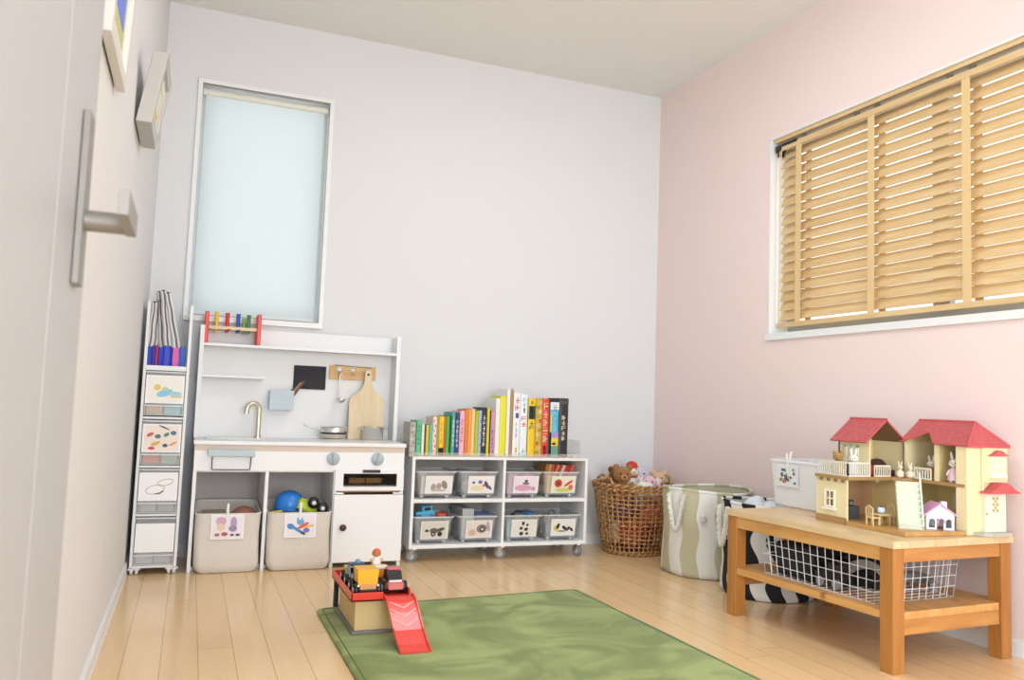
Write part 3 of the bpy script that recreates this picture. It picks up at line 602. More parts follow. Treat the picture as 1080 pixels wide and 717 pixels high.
for wx, wz in ((.718, .272), (.756, .248)):
    wh = build('wheel', MB().lathe([(.012, -.012), (.023, -.010), (.025, 0), (.023, .010), (.012, .012)], BLACK, (wx, -.345, wz), 20, (PI/2, 0, 0)), t2)
    build('hub', MB().lathe([(.009, .0), (.009, .003), (.003, .004)], mat('e8e8e8', .4), (wx, -.357, wz), 14, (PI/2, 0, 0)), wh)
build('toy_bar', MB().obox((.565, -.35, .236), (.05, .012, .008), (0, -.1, .1), mat('f0c93a', .4)), None, 'small yellow toy bar on the left side of the middle canvas bag', 'toy', bevel=.002, loc=(.565, -.35, .232))

# ================================================================== BOOKCASE ON CASTORS
bx0, bx1, bf, bb_, bz0, bz1 = 1.146, 2.026, -.340, -.045, .062, .472
t = thing('bookcase', 'low white bookcase on castors beside the toy kitchen', 'bookcase', ((bx0+bx1)/2, -.19, 0))
for x in (bx0, bx1-.014): build('side_panel', MB().box(x, x+.014, bf, bb_, bz0, bz1, WHITE), t, bevel=.001)
build('top_panel', MB().box(bx0+.014, bx1-.014, bf, bb_, bz1-.012, bz1, WHITE), t, bevel=.001)
build('bottom_panel', MB().box(bx0+.014, bx1-.014, bf, bb_, bz0, bz0+.016, WHITE), t, bevel=.001)
build('divider', MB().box(1.585, 1.598, bf, bb_-.006, bz0+.016, bz1-.012, WHITE), t, bevel=.001)
for a, b in ((bx0+.014, 1.585), (1.598, bx1-.014)): build('shelf', MB().box(a, b, bf+.002, bb_-.006, .265, .281, WHITE), t, bevel=.001)
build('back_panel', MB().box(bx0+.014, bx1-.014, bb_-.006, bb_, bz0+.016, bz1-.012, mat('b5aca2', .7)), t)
RUB = mat('8f9092', .6)
for i, (x, a) in enumerate(((1.178, .9), (1.604, .8), (2.002, .3))):
    caster(t, x, bf+.03, bz0, .026, STEEL, RUB, .009, a); caster(t, x, bb_-.05, bz0, .026, STEEL, RUB, .009, a+.6)
# clear bins
def bin_ring(cx, cy, w, d, z, r=.014): return [(cx+a, cy+b, z) for a, b in rrect(w, d, r, 4)]
bins = [(1.268, .284, 'left end of the upper shelf', 'eeeae6', [(-.2, -.1, .1, .14, 0, 'a9a29c'), (.0, -.05, .1, .12, 0, 'b59f96'), (.2, .0, .1, .16, .4, '948a86'), (.0, -.2, .28, .04, 0, 'c6bcb2')]),
        (1.473, .284, 'second on the upper shelf, purple toys card', 'f0ede8', [(-.3, .08, .06, .05, 0, '8a5aa0'), (-.05, .1, .08, .07, 0, '7a6fc0'), (-.15, -.12, .26, .1, 0, 'e6d9b0'), (.2, .0, .06, .16, .5, '4f4a50'), (.32, -.1, .05, .12, .8, '6d62a0'), (.1, -.02, .06, .05, 0, 'd85a6a')]),
        (1.698, .284, 'third on the upper shelf, pink card', 'f0e4ea', [(-.1, -.12, .34, .12, 0, 'dba6bb'), (0, .05, .14, .05, 0, '8d7280'), (0, .14, .06, .05, 0, '4d454c'), (.3, -.15, .08, .08, 0, 'c79aa8')]),
        (1.895, .284, 'right end of the upper shelf, holding books', 'f0e8d0', [(-.22, .05, .16, .16, 0, 'd44a36'), (-.22, .05, .08, .08, 0, '7a4a2c'), (.2, .05, .22, .05, .6, 'd8503c'), (0, -.2, .36, .08, 0, 'cfd27a'), (.3, -.1, .1, .1, 0, 'e07a5a')]),
        (1.262, .080, 'left end of the lower shelf, tractor card', 'dbd6c8', [(-.28, -.02, .08, .05, 0, '4a4a44'), (-.02, -.02, .16, .1, 0, '6a675c'), (-.04, -.14, .09, .09, 0, '2a2a28'), (.2, -.14, .09, .09, 0, '2a2a28'), (.22, .02, .16, .06, .3, '57544c'), (-.04, -.14, .04, .04, 0, 'c0bcb0'), (.2, -.14, .04, .04, 0, 'c0bcb0')]),
        (1.476, .080, 'second on the lower shelf of the bookcase', 'e6ddd2', [(-.25, -.12, .14, .12, 0, 'd9b4a0'), (.1, .02, .2, .16, .1, '8c7c86'), (.12, .0, .09, .1, 0, '2c2628'), (.12, .0, .05, .05, 0, 'e6d49a'), (.34, .1, .06, .2, .2, 'b9a6b4')]),
        (1.702, .080, 'third on the lower shelf, black dots card', 'e9e4da', [(-.05, .18, .06, .08, 0, '3a3a3a'), (.12, .12, .05, .05, 0, '2a2a2a'), (-.12, .0, .07, .06, 0, '4a4a48'), (.08, -.04, .08, .06, .4, '33312f'), (-.1, -.2, .08, .07, 0, '3c3a38'), (.12, -.2, .06, .05, 0, '2c2a28')]),
        (1.906, .080, 'right end of the lower shelf, bird card', 'efece4', [(-.28, -.02, .12, .1, .3, 'd9c86a'), (-.22, .05, .06, .12, -.4, '2c2a2a'), (.05, -.02, .06, .12, .9, '2e2c2c'), (.2, -.05, .05, .1, -.6, '3a3836'), (.34, -.08, .05, .1, .8, '33302f'), (-.05, -.14, .2, .025, 0, '6c675e')])]
binobj = []
for i, (cx, z, where, bg_, blobs) in enumerate(bins):
    yf = -.328; d = .235; cy = yf+d/2; hgt = .120; z0 = z+.0025; rot = (.10, .06, .0, .0, .05, .12, .05, .08)[i]
    bt = thing('clear_toy_bin', f'clear plastic toy bin at the {where}' if 'end' in where else f'clear plastic toy bin {where}', 'storage bin', (cx, cy, z0), 0, 'clear bins in the white bookcase'); binobj.append(bt)
    mb = MB()
    w0, w1 = .158, .190
    mb.loft([bin_ring(cx, cy, w0, d-.04, z0+.006), bin_ring(cx, cy, w1-.006, d-.008, z0+hgt-.008), bin_ring(cx, cy, w1+.004, d, z0+hgt-.008), bin_ring(cx, cy, w1+.004, d, z0+hgt), bin_ring(cx, cy, w1-.012, d-.016, z0+hgt), bin_ring(cx, cy, w0-.006, d-.046, z0+.010)], CLEAR, False)
    build('tub', mb, bt)
    build('rim', MB().tube([(p[0], p[1], p[2]) for p in bin_ring(cx, cy, w1+.002, d-.002, z0+hgt-.004)], .0032, FROST, 6, True), bt)
    mb = MB()
    for sx in (-1, 1):
        for sy in (-1, 1): mb.cyl((cx+sx*.06, cy+sy*.075, z0-.0025), (cx+sx*.06, cy+sy*.075, z0+.007), .009, FROST, n=10)
    build('feet', mb, bt)
    sl = math.atan2(.016, hgt-.014)
    zc = z0+.058; yc = cy-(d-.04)/2-(zc-z0-.006)/(hgt-.014)*.016-.002
    card('label_card', bt, (cx+.012 if i < 4 else cx+.006, yc, zc), (1, 0, 0), (0, -math.sin(sl), math.cos(sl)), (0, -math.cos(sl), -math.sin(sl)), .128, .082, blobs, bg_, .93)
where_short = ['the leftmost upper bin', 'the second upper bin', 'the third upper bin', 'the rightmost upper bin', 'the leftmost lower bin', 'the second lower bin', 'the third lower bin', 'the rightmost lower bin']
stuffing = [[('e6dccb', 'cream'), ('cfc4b4', 'sand'), ('d9d2cb', 'pale'), ('bfa690', 'tan')], [('b9b0c6', 'lilac'), ('7d3a34', 'maroon'), ('9a9a9f', 'grey'), ('3d3a3f', 'black')], [('f0b4d0', 'pink'), ('e67fb4', 'deep pink'), ('f3cfe0', 'light pink'), ('d7c8d2', 'mauve')],
            [('e8c05a', 'yellow'), ('e8a04a', 'orange'), ('efe0b0', 'cream')], [('3a5a44', 'dark green'), ('2c2c30', 'black'), ('6a8f60', 'green')], [('c3c6c8', 'light grey'), ('9aa0a6', 'grey'), ('a9b7c6', 'blue grey')],
            [('8fc4c0', 'teal'), ('e6a9b6', 'rose'), ('5f8fb0', 'blue'), ('a8c8a0', 'mint')], [('8a8c8c', 'grey'), ('5b5c60', 'dark grey'), ('a7a39a', 'stone'), ('74787c', 'slate')]]
for i, lst in enumerate(stuffing):
    cx, z = bins[i][0], bins[i][1]+.014; n = len(lst)
    for k, (col, nm) in enumerate(lst):
        px = cx + (-.036 if k % 2 == 0 else .036); py = -.262 if k < 2 else -.170; q = random.random(); hh = .075+.02*q; kind = (i+k) % 3
        tops = {1: .104, 2: .092}.get(i, hh)
        if kind == 0:
            build('toy_block', MB().obox((px, py, z+.001+tops/2), (.058, .07, tops), (0, 0, .25*(q-.5)), mat(col, .55)), None, f'{nm} toy block in {where_short[i]} of the bookcase', 'toy', bevel=.006, loc=(px, py, z))
        elif kind == 1:
            build('toy_ball', MB().ell((px, py, z+.0335), .033, mat(col, .6), n=18).ell((px, py, z+.066), .016, mat(col, .6)), None, f'{nm} knobbed toy ball in {where_short[i]} of the bookcase', 'toy', loc=(px, py, z))
        else:
            mb = MB().lathe([(.032, 0), (.034, .02), (.026, .05), (.03, tops), (.022, tops), (.02, .055)], mat(col, .55), (px, py, z), 18)
            build('toy_cup', mb, None, f'{nm} toy cup in {where_short[i]} of the bookcase', 'toy', loc=(px, py, z))
# blue toy car on the lower-left bin, red toy beside it
t2 = thing('toy_car', 'light blue toy car on top of the leftmost lower bin', 'toy vehicle', (1.235, -.26, .175))
LB = mat('58bfe6', .3)
build('body', MB().obox((1.237, -.245, .205), (.092, .05, .028), (0, -.08, .05), LB).obox((1.245, -.245, .229), (.05, .044, .026), (0, -.08, .05), LB), t2, bevel=.004)
build('window', MB().obox((1.246, -.268, .229), (.03, .003, .014), (0, -.08, .05), mat('1f2b3a', .2)), t2)
for wx in (1.207, 1.268): build('wheel', MB().lathe([(.006, -.006), (.0135, -.005), (.0135, .005), (.006, .006)], mat('2f7fb4', .4), (wx, -.272, .192), 16, (PI/2, 0, 0)), t2)
build('toy_scoop', MB().lathe([(.008, 0), (.024, .01), (.028, .026), (.025, .026), (.02, .012), (.0, .006)], mat('e8604c', .4), (1.315, -.25, .183), 18), None, 'coral red toy scoop on the right of the leftmost lower bin', 'toy', loc=(1.315, -.25, .183))
build('toy_box', MB().box(1.405, 1.462, -.30, -.13, .1, .232, mat('b9bcbc', .5)), None, 'grey toy box standing in the second lower bin', 'toy', bevel=.003, loc=(1.43, -.2, .1))
build('toy_lid', MB().obox((1.51, -.25, .2), (.085, .08, .008), (.1, 0, .1), mat('7f97cf', .4)), None, 'blue flat toy lid on top of the second lower bin', 'toy', bevel=.002, loc=(1.51, -.25, .196))  # flat blue lid lying on the toys
build('toy_track', MB().tube([(1.66, -.27, .195), (1.69, -.26, .212), (1.72, -.25, .208), (1.76, -.24, .205)], .006, mat('33343a', .5), 8), None, 'dark toy track piece on top of the third lower bin', 'toy', loc=(1.7, -.26, .19))
build('toy_plane', MB().obox((1.745, -.26, .204), (.04, .06, .012), (.1, 0, .3), mat('3f86c6', .4)), None, 'blue toy piece on top of the third lower bin', 'toy', bevel=.003, loc=(1.745, -.26, .2))
build('toy_lever', MB().tube([(1.86, -.25, .18), (1.87, -.25, .212), (1.885, -.25, .214), (1.90, -.25, .2)], .006, mat('6f6a70', .5), 8), None, 'grey bent toy piece on top of the rightmost lower bin', 'toy', loc=(1.87, -.25, .18))
sm_cols = [('b8823e', 'ochre'), ('d8a860', 'tan'), ('d9553a', 'vermilion'), ('e08a50', 'orange'), ('c8452e', 'brick red'), ('e6d7c2', 'cream'), ('d63a34', 'red'), ('c4302c', 'dark red'), ('e07050', 'coral')]
for k, (col, nm) in enumerate(sm_cols):
    x = 1.822+k*.0165; mb = MB().obox((x+.018, -.20, .386), (.0135, .11, .10), (0, .38 if k > 2 else .18, 0), mat(col, .5)).obox((x+.018, -.199, .386), (.0095, .1115, .102), (0, .38 if k > 2 else .18, 0), mat('efe8da', .8))
    build('small_book', mb, None, f'{nm} little book leaning in the rightmost upper bin, {["first", "second", "third", "fourth", "fifth", "sixth", "seventh", "eighth", "ninth"][k]} from its left', 'book', 'little books in the rightmost upper bin', bevel=.0006, loc=(x+.018, -.2, .34))

# book tray and books
zt = bz1
t = thing('book_rack', 'clear acrylic book rack with beige base strips on top of the bookcase', 'book rack', (1.58, -.23, zt))
mb = MB()
ACR = clear('acrylic', 'f6efe2', .2, .1)
mb.box(1.118+.03, 1.132, -.325, -.13, zt, zt+.10, ACR); build('end_plate', mb, t)
build('end_plate', MB().box(1.986, 1.990, -.325, -.13, zt, zt+.085, ACR), t)
build('front_lip', MB().box(1.132, 1.99, -.325, -.322, zt, zt+.018, ACR), t)
mb = MB()
for k in range(20): mb.box(1.134+k*.043, 1.134+k*.043+.034, -.321, -.13, zt, zt+.004, mat('d9bf9f', .6))
build('base_strip', mb, t)
books = [(1.1345, 1.1625, .150, 'b0aaa4', 'grey patterned', 'g'), (1.166, 1.187, .158, '5fc98e', 'mint green', 'k'), (1.190, 1.203, .142, 'eceae2', 'plain white slim', ''), (1.204, 1.2095, .140, '3a3632', 'thin black', ''), (1.2105, 1.224, .138, 'e8c62f', 'small golden yellow', ''), (1.226, 1.241, .140, '6bbf9f', 'small teal', ''),
 (1.242, 1.261, .176, 'f2dcd8', 'white one with red dots', 'r'), (1.262, 1.271, .178, 'a8a040', 'thin olive', ''), (1.272, 1.295, .178, 'f2cf1d', 'yellow one with a black foot', 'b'), (1.296, 1.303, .180, 'd8694a', 'thin rust red', ''), (1.304, 1.322, .181, '5aa83f', 'grass green', ''), (1.323, 1.330, .182, '1f3d22', 'thin dark green', ''),
 (1.331, 1.348, .200, '4fae9a', 'sea green', 'w'), (1.349, 1.369, .198, '2c3a78', 'navy blue', 'w'), (1.370, 1.394, .207, 'eeb8c4', 'pale pink', 'm'), (1.396, 1.410, .214, 'ee8434', 'orange', ''), (1.411, 1.427, .216, 'f2a25c', 'light orange', ''), (1.428, 1.444, .219, 'f3d28a', 'pale apricot', ''), (1.446, 1.462, .209, 'b6c23f', 'lime', ''), (1.463, 1.477, .212, 'a8c8e6', 'pale blue', 'r'),
 (1.478, 1.502, .227, '2b2b2e', 'black and white', 'w'), (1.504, 1.517, .224, 'dfd23e', 'lemon', ''), (1.5185, 1.5225, .213, '3c3030', 'very thin brown', ''), (1.5235, 1.545, .212, 'cf98ac', 'dusty pink', 'p'), (1.5465, 1.568, .272, 'eeeeea', 'tall white one left of a tall yellow', ''), (1.569, 1.600, .284, 'e8e02e', 'tall bright yellow', ''),
 (1.602, 1.618, .318, 'f4f4f2', 'tallest slim white', ''), (1.619, 1.633, .318, 'b08d68', 'tallest slim brown', ''), (1.636, 1.671, .302, 'f2f1f2', 'wide white one with red title', 'T'), (1.673, 1.708, .297, 'eaf2f6', 'wide white one with blue and red title', 'U'), (1.713, 1.750, .278, 'f0cb1a', 'yellow one with dark green head', 'V'), (1.753, 1.785, .278, 'd9a735', 'mustard patterned', 'X'), (1.787, 1.821, .280, 'dc4a2c', 'vermilion one with cream title', 'Y'),
 (1.828, 1.873, .264, '58b4d2', 'sky blue and yellow', 'Z'), (1.875, 1.924, .285, '2e2e30', 'thick black one with cream title at the right end', 'K')]
random.seed(3)
for i, (x0, x1, hh, col, nm, mk) in enumerate(books):
    z0 = zt+.0045; w = x1-x0; yf = -.3135; dep = min(.15, .09+hh*.22); xc = (x0+x1)/2
    m = mat(col, .45); mb = MB(); tb = min(.0022, w*.22)
    cov = [(x0, yf+dep), (x0, yf+.003), (x0+w*.25, yf), (x1-w*.25, yf), (x1, yf+.003), (x1, yf+dep), (x1-tb, yf+dep), (x1-tb, yf+.005), (x0+tb, yf+.005), (x0+tb, yf+dep)]
    mb.prism(cov, lambda a, b, d: (a, b, d), m, z0, z0+hh)
    ys = yf-.0004
    def sp(a, b, u0, u1, c): mb.box(x0+w*u0, x0+w*u1, ys, yf+.001, z0+hh*a, z0+hh*b, mat(c, .5))
    def glyphs(a, b, n, c, u0=.25, u1=.75):
        for k in range(n):
            g0 = a+(b-a)*k/n; g1 = g0+(b-a)/n*.8; um = (u0+u1)/2
            sp(g0+(g1-g0)*.42, g0+(g1-g0)*.58, u0, u1, c)
            (sp(g0, g1, um-.06, um+.06, c) if (k*7+i) % 3 else sp(g1-.008, g1, u0, u1, c))
            if (k+i) % 2: sp(g0, g0+.010, u0+.06, u1-.06, c)
            else: sp(g0, g1, u0, u0+.1, c)
    if mk == 'g':
        for k in range(9): sp(.06+k*.1, .11+k*.1, .15+.3*(k % 2), .5+.35*(k % 2), ['7d7570', 'd8d2cc', '8f8079'][k % 3])
    elif mk == 'k': glyphs(.3, .9, 5, '2f6f4a'); sp(.02, .08, 0, 1, '222')if 0 else None
    elif mk == 'r':
        for k in range(7): sp(.08+k*.13, .15+k*.13, .2+.3*(k % 2), .5+.3*(k % 2), 'd04a5a' if k % 2 else 'e09aa0')
    elif mk == 'b': sp(.0, .2, 0, 1, '2c2a28'); sp(.03, .07, .1, .9, 'e8e4c8'); sp(.11, .15, .1, .8, 'a0b060'); glyphs(.3, .92, 4, 'e0a41a')
    elif mk == 'w': glyphs(.2, .85, 6, 'e8e8ea'); 
    elif mk == 'm': glyphs(.3, .85, 6, 'c26a86')
    elif mk == 'p': glyphs(.08, .6, 6, '8a2e92')
    elif mk == 'T': glyphs(.72, .95, 2, 'e0456a', .2, .85); sp(.60, .68, .3, .75, '46588c'); glyphs(.3, .55, 3, 'b6c4d2', .35, .65); sp(.06, .14, .35, .65, 'd8b45a')
    elif mk == 'U': glyphs(.80, .95, 2, 'a8b4c0'); sp(.70, .78, .4, .6, '38404a'); glyphs(.48, .66, 2, 'd84a56', .15, .85); glyphs(.06, .14, 1, '8cc8d6', .2, .8); sp(.0, .05, 0, 1, 'c6e4ec')
    elif mk == 'V': sp(.64, .87, .06, .94, '22382a'); glyphs(.66, .86, 2, 'a9c25a', .25, .75); sp(.90, .96, .35, .6, '7a8a2c'); glyphs(.46, .62, 2, '6a5a1c', .2, .8)
    elif mk == 'X':
        for k in range(12): sp(.04+k*.078, .10+k*.078, .08+.4*(k % 2), .5+.42*(k % 2), ['8c8f4a', 'c8c0a0', 'b8652a', '9ab04a', 'd8cdb0'][k % 5])
    elif mk == 'Y': glyphs(.25, .95, 5, 'f4e2b8', .2, .8); sp(.02, .2, .1, .9, 'c2281e'); glyphs(.04, .18, 3, 'f0d8c8', .3, .7)
    elif mk == 'Z': sp(.86, 1, 0, 1, 'e8ecec'); glyphs(.86, .97, 1, 'd8408c', .3, .8); sp(.35, .45, 0, 1, 'a894d8'); sp(.2, .35, 0, 1, 'e8d04a'); sp(.0, .2, 0, 1, '6f9a86'); glyphs(.46, .84, 4, '8fd8f0'); sp(.22, .26, .3, .7, '222222'); sp(0, .8, 0, .18, 'eebc3a')
    elif mk == 'K': glyphs(.28, .72, 5, 'e0d6bc', .3, .72); sp(.9, .96, 0, 1, '4a4a4c'); sp(.03, .06, 0, 1, '4a4a4c')
    lab = f'{nm} book standing on the bookcase top, number of books to its left is {i}'
    prevn = books[i-1][4] if i else None
    lab = f'{nm} book spine on the bookcase, ' + (f'just right of the {prevn}' if prevn else 'leftmost of the row')
    lab = lab.replace('one with', 'with').replace(' at the right end', '')
    b = build('book', mb, None, ' '.join(lab.split()[:16]), 'book', 'books standing on the bookcase', loc=(xc, yf+dep/2, z0))
    pm = MB().box(x0+tb, x1-tb, yf+.0052, yf+dep-.003, z0+.002, z0+hh-.002, mat('f0ebe0', .9)); build('pages', pm, b)

# ================================================================== WICKER BASKET
WK = [mat(c, .7) for c in ('b5844e', 'c99a62', '9a6a3c', 'd8b07c')]
wc = Vector((2.335, -.252, 0)); wh = .345; rb, rt = .142, .205
rad = lambda z: rb + (rt-rb)*(z/wh)**.8
t = thing('wicker_basket', 'tall open weave brown wicker basket in the room corner', 'basket', tuple(wc))
mb = MB()
for k in range(40):
    a = 2*PI*k/40
    for s in (-.028, .028):
        pts = [(wc.x+(rad(z)+.002*math.sin(z*90+k))*math.cos(a+s*math.cos(z*36)), wc.y+(rad(z)+.002*math.sin(z*90+k))*math.sin(a+s*math.cos(z*36)), z) for z in [.008+(wh-.012)*j/14 for j in range(15)]]
        mb.tube(pts, .0024, WK[(k+(1 if s > 0 else 0)) % 4], 5)
build('stakes', mb, t)
mb = MB()
for j in range(15):
    z = .02 + (wh-.045)*j/14
    for q in range(2):
        pts = [(wc.x+(rad(z)+.0045*math.cos(20*a+q*PI))*math.cos(a), wc.y+(rad(z)+.0045*math.cos(20*a+q*PI))*math.sin(a), z+.003*math.sin(20*a+q*PI+1.5)+.0025*math.sin(3*a+j)) for a in [2*PI*i/120 for i in range(120)]]
        mb.tube(pts, .0026, WK[(j+q) % 4], 5, True)
build('woven_rows', mb, t)
def braid(mb, z, r, rr, tw=30, n=2):
    for q in range(n):
        mb.tube([(wc.x+(r+rr*math.cos(tw*a+q*2*PI/n))*math.cos(a), wc.y+(r+rr*math.cos(tw*a+q*2*PI/n))*math.sin(a), z+rr*math.sin(tw*a+q*2*PI/n)) for a in [2*PI*i/180 for i in range(180)]], rr*.85, WK[q+1], 6, True)
mb = MB(); braid(mb, wh-.004, rad(wh), .006); braid(mb, wh-.022, rad(wh), .0045); build('rim', mb, t)
mb = MB(); braid(mb, .009, rb+.002, .005); mb.lathe([(rb, .004), (rb, .01)], WK[2], tuple(wc), 32); build('base', mb, t)
for a0 in (PI+.25, .25):
    mb = MB()
    for q in range(2):
        pts = []
        for i in range(25):
            u = PI*i/24; al = a0+.34*math.cos(u); zz = wh-.03+.075*math.sin(u)
            pts.append((wc.x+(rt+.004+.004*math.cos(i*1.3+q*PI))*math.cos(al), wc.y+(rt+.004+.004*math.cos(i*1.3+q*PI))*math.sin(al), zz+.003*math.sin(i*1.3+q*PI)))
        mb.tube(pts, .005, WK[q+1], 6)
    build('handle', mb, t)
# plush toys
def plush(name, label, loc, rz, col, col2, s, ears='round', extra=None):
    t = thing(name, label, 'plush toy', loc, rz); FU = mat(col, .95, bump=.5, scale=90, sheen=.3); F2 = mat(col2, .95, bump=.4, scale=90)
    mb = MB().ell((0, 0, .035*s), (.04*s, .036*s, .045*s), FU); 
    for sx in (-1, 1): mb.ell((sx*.036*s, -.012*s, .05*s), (.014*s, .014*s, .03*s), FU, (0, sx*.5, 0)).ell((sx*.024*s, -.034*s, .008*s), (.016*s, .028*s, .014*s), FU, (0, 0, sx*.3))
    build('body', mb, t, local=True)
    mb = MB().ell((0, 0, .105*s), (.044*s, .040*s, .040*s), FU)
    if ears == 'round':
        for sx in (-1, 1): mb.ell((sx*.032*s, 0, .142*s), (.017*s, .009*s, .017*s), FU)
    elif ears == 'long':
        for sx in (-1, 1): mb.ell((sx*.018*s, 0, .170*s), (.011*s, .007*s, .038*s), FU, (0, sx*.15, 0))
    elif ears == 'flop':
        for sx in (-1, 1): mb.ell((sx*.050*s, .002*s, .105*s), (.012*s, .02*s, .036*s), F2, (0, -sx*.25, 0))
    hd = build('head', mb, t, local=True)
    build('muzzle', MB().ell((0, -.036*s, .096*s), (.019*s, .016*s, .015*s), F2), hd, local=True)
    mb = MB().ell((0, -.052*s, .101*s), (.006*s, .004*s, .0045*s), BLACK)
    for sx in (-1, 1): mb.ell((sx*.016*s, -.036*s, .116*s), .0045*s, BLACK)
    build('face', mb, hd, local=True)
    if extra: build('scarf', MB().lathe([(.024*s, .064*s), (.034*s, .066*s), (.036*s, .074*s), (.026*s, .08*s)], mat(extra, .9), (0, 0, 0), 18), t, local=True)
    return t
plush('plush_bear', 'brown plush bear at the left side of the wicker basket', (2.255, -.275, .275), -.3, 'a06f3e', 'b98a58', 1.05)
plush('plush_bear', 'dark brown plush bear cub behind the brown bear in the wicker basket', (2.275, -.175, .272), -.2, '85592f', 'b08050', .95)
pp = plush('plush_penguin', 'white plush toy with a red cap standing up in the wicker basket', (2.350, -.20, .315), -.2, 'efeae6', 'f6d9a8', .82, '', 'c83a32')
build('cap', MB().lathe([(.030, 0), (.031, .012), (.025, .026), (.010, .034), (.001, .036)], mat('d43a30', .9), (2.350, -.20, .417), 20), pp, label='round red knit cap')
build('plush_ball', MB().ell((2.345, -.335, .318), (.058, .045, .044), mat('e9ece2', .95, bump=.4, scale=90)).ell((2.318, -.35, .336), (.03, .02, .012), mat('c6dcc0', .95), (0, .4, 0)), None, 'pale green and white rounded plush at the basket front', 'plush toy', loc=(2.345, -.335, .275))
plush('plush_rabbit', 'pink and maroon plush rabbit in the middle of the wicker basket', (2.397, -.298, .255), -.5, 'e3bcc8', 'f0dada', .9, 'flop', '7c2f4a')
plush('plush_elephant', 'pale lilac plush elephant at the right of the wicker basket', (2.428, -.165, .272), -.6, 'cfcbd6', 'dcd8e2', 1.0, 'flop')
plush('plush_dog', 'tan plush dog at the far right of the wicker basket by the pink wall', (2.490, -.235, .268), -.5, 'd8b48c', 'efe2d2', .9, 'round')
build('plush_cushion', MB().ell((2.405, -.375, .30), (.055, .04, .03), mat('e8c9c9', .95, bump=.3, scale=60)), None, 'light pink plush lump at the basket front beside the striped bag', 'plush toy', loc=(2.405, -.375, .27))
for px, py, pz, col, nm, s in ((2.30, -.30, .10, 'c65848', 'coral red', .07), (2.40, -.24, .10, 'b84a4a', 'crimson', .075), (2.31, -.20, .20, '7d5a80', 'plum', .065), (2.40, -.32, .195, 'd8705c', 'salmon', .06), (2.27, -.22, .09, 'e8d8c8', 'cream', .055)):
    build('plush_ball', MB().ell((px, py, pz), s, mat(col, .95, bump=.4, scale=80)).ell((px-s*.5, py-s*.5, pz+s*.6), s*.4, mat(col, .95)).ell((px+s*.5, py-s*.5, pz+s*.6), s*.4, mat(col, .95)), None, f'{nm} eared plush showing through the wicker basket weave', 'plush toy', loc=(px, py, pz-s))

# ================================================================== STRIPED FABRIC BAGS
def striped_bag(name, label, c, r0, r1, h, m1, m2, nst, wob, seed, inner, rope_as):
    t = thing(name, label, 'storage bag', (c[0], c[1], 0)); N, K = nst*10, 30; mb = MB(); k1, k2 = mb.mi(m1), mb.mi(m2)
    def rr(a, z): return (r0+(r1-r0)*z/h)*(1+.018*math.sin(3*a+seed+z*9)+.014*math.sin(7*a+z*22+seed)*(1-z/h*.6))
    for j in range(K+1):
        z = .002+(h-.002)*j/K
        kk = .94 if j == 0 else 1
        for i in range(N):
            a = 2*PI*i/N + wob*2*PI/nst*math.sin(z*36+seed)*(1.0 if z < h*.75 else 1.0-.7*(z/h-.75)/.25); mb.v.append(Vector((c[0]+rr(a, z)*kk*math.cos(a), c[1]+rr(a, z)*kk*math.sin(a), z+.006*math.sin(2*a+seed)*(j/K))))
    for j in range(K):
        z = h*(j+.5)/K
        for i in range(N):
            st = i//10
            mb.f.append([j*N+i, j*N+(i+1) % N, (j+1)*N+(i+1) % N, (j+1)*N+i]); mb.m.append(k1 if st % 2 else k2); mb.sm.append(True)
    build('body', mb, t)
    mb = MB(); rings = [[(c[0]+rr(2*PI*i/N, h)*s*math.cos(2*PI*i/N), c[1]+rr(2*PI*i/N, h)*s*math.sin(2*PI*i/N), z+.006*math.sin(2*2*PI*i/N+seed)) for i in range(N)] for s, z in ((.985, h), (.965, h*.5), (.93, .01))]
    mb.loft(rings, inner, True, False, True); build('lining', mb, t)
    mb = MB(); ks = [mb.mi(m1), mb.mi(m2)]; n0 = 8
    for i in range(N):
        a = 2*PI*i/N; p = Vector((c[0]+rr(a, h)*.99*math.cos(a), c[1]+rr(a, h)*.99*math.sin(a), h+.006*math.sin(2*a+seed))); o = Vector((math.cos(a), math.sin(a), 0))
        for q in range(n0): mb.v.append(p+o*.005*math.cos(2*PI*q/n0)+Vector((0, 0, .007*math.sin(2*PI*q/n0))))
    for i in range(N):
        for q in range(n0):
            mb.f.append([i*n0+q, i*n0+(q+1) % n0, ((i+1) % N)*n0+(q+1) % n0, ((i+1) % N)*n0+q]); mb.m.append(ks[0] if (i//10) % 2 else ks[1]); mb.sm.append(True)
    build('rim', mb, t)
    for a0, drop, wd in rope_as:
        mb = MB()
        for q in range(3):
            pts = []
            for i in range(41):
                u = i/40; al = a0+wd*(2*u-1); zz = h-.018-drop*math.sin(PI*u); ro = rr(al, max(zz, .1))+.017
                ph = i*.8+q*2*PI/3; pts.append((c[0]+(ro+.0065*math.cos(ph))*math.cos(al), c[1]+(ro+.0065*math.cos(ph))*math.sin(al), zz+.0065*math.sin(ph)))
            mb.tube(pts, .0072, mat('e6e2d8', .9), 6)
        build('rope_handle', mb, t)
    return t
GRN = mat('c4bf9f', .9, bump=.3, scale=70); OFFW = mat('e9e7e2', .9, bump=.3, scale=70); BLK = mat('1e1e22', .85, bump=.2, scale=70)
va = math.atan2(-3.95+.8, .2-2.4)      # direction back to the room's middle
t = striped_bag('striped_bag', 'sage green and white striped cloth bag with rope handles by the wicker basket', (2.413, -.775), .196, .196, .372, GRN, OFFW, 16, .09, 1.2, mat('c4c2a6', .9), [(va-.66, .15, .2), (va+2.2, .14, .2)])
build('tie_knot', MB().ell((2.413-.125, -.775-.158, .262), (.016, .016, .019), OFFW).ell((2.413-.131, -.775-.167, .27), (.009, .009, .01), mat('d8d5cc', .9)), t)
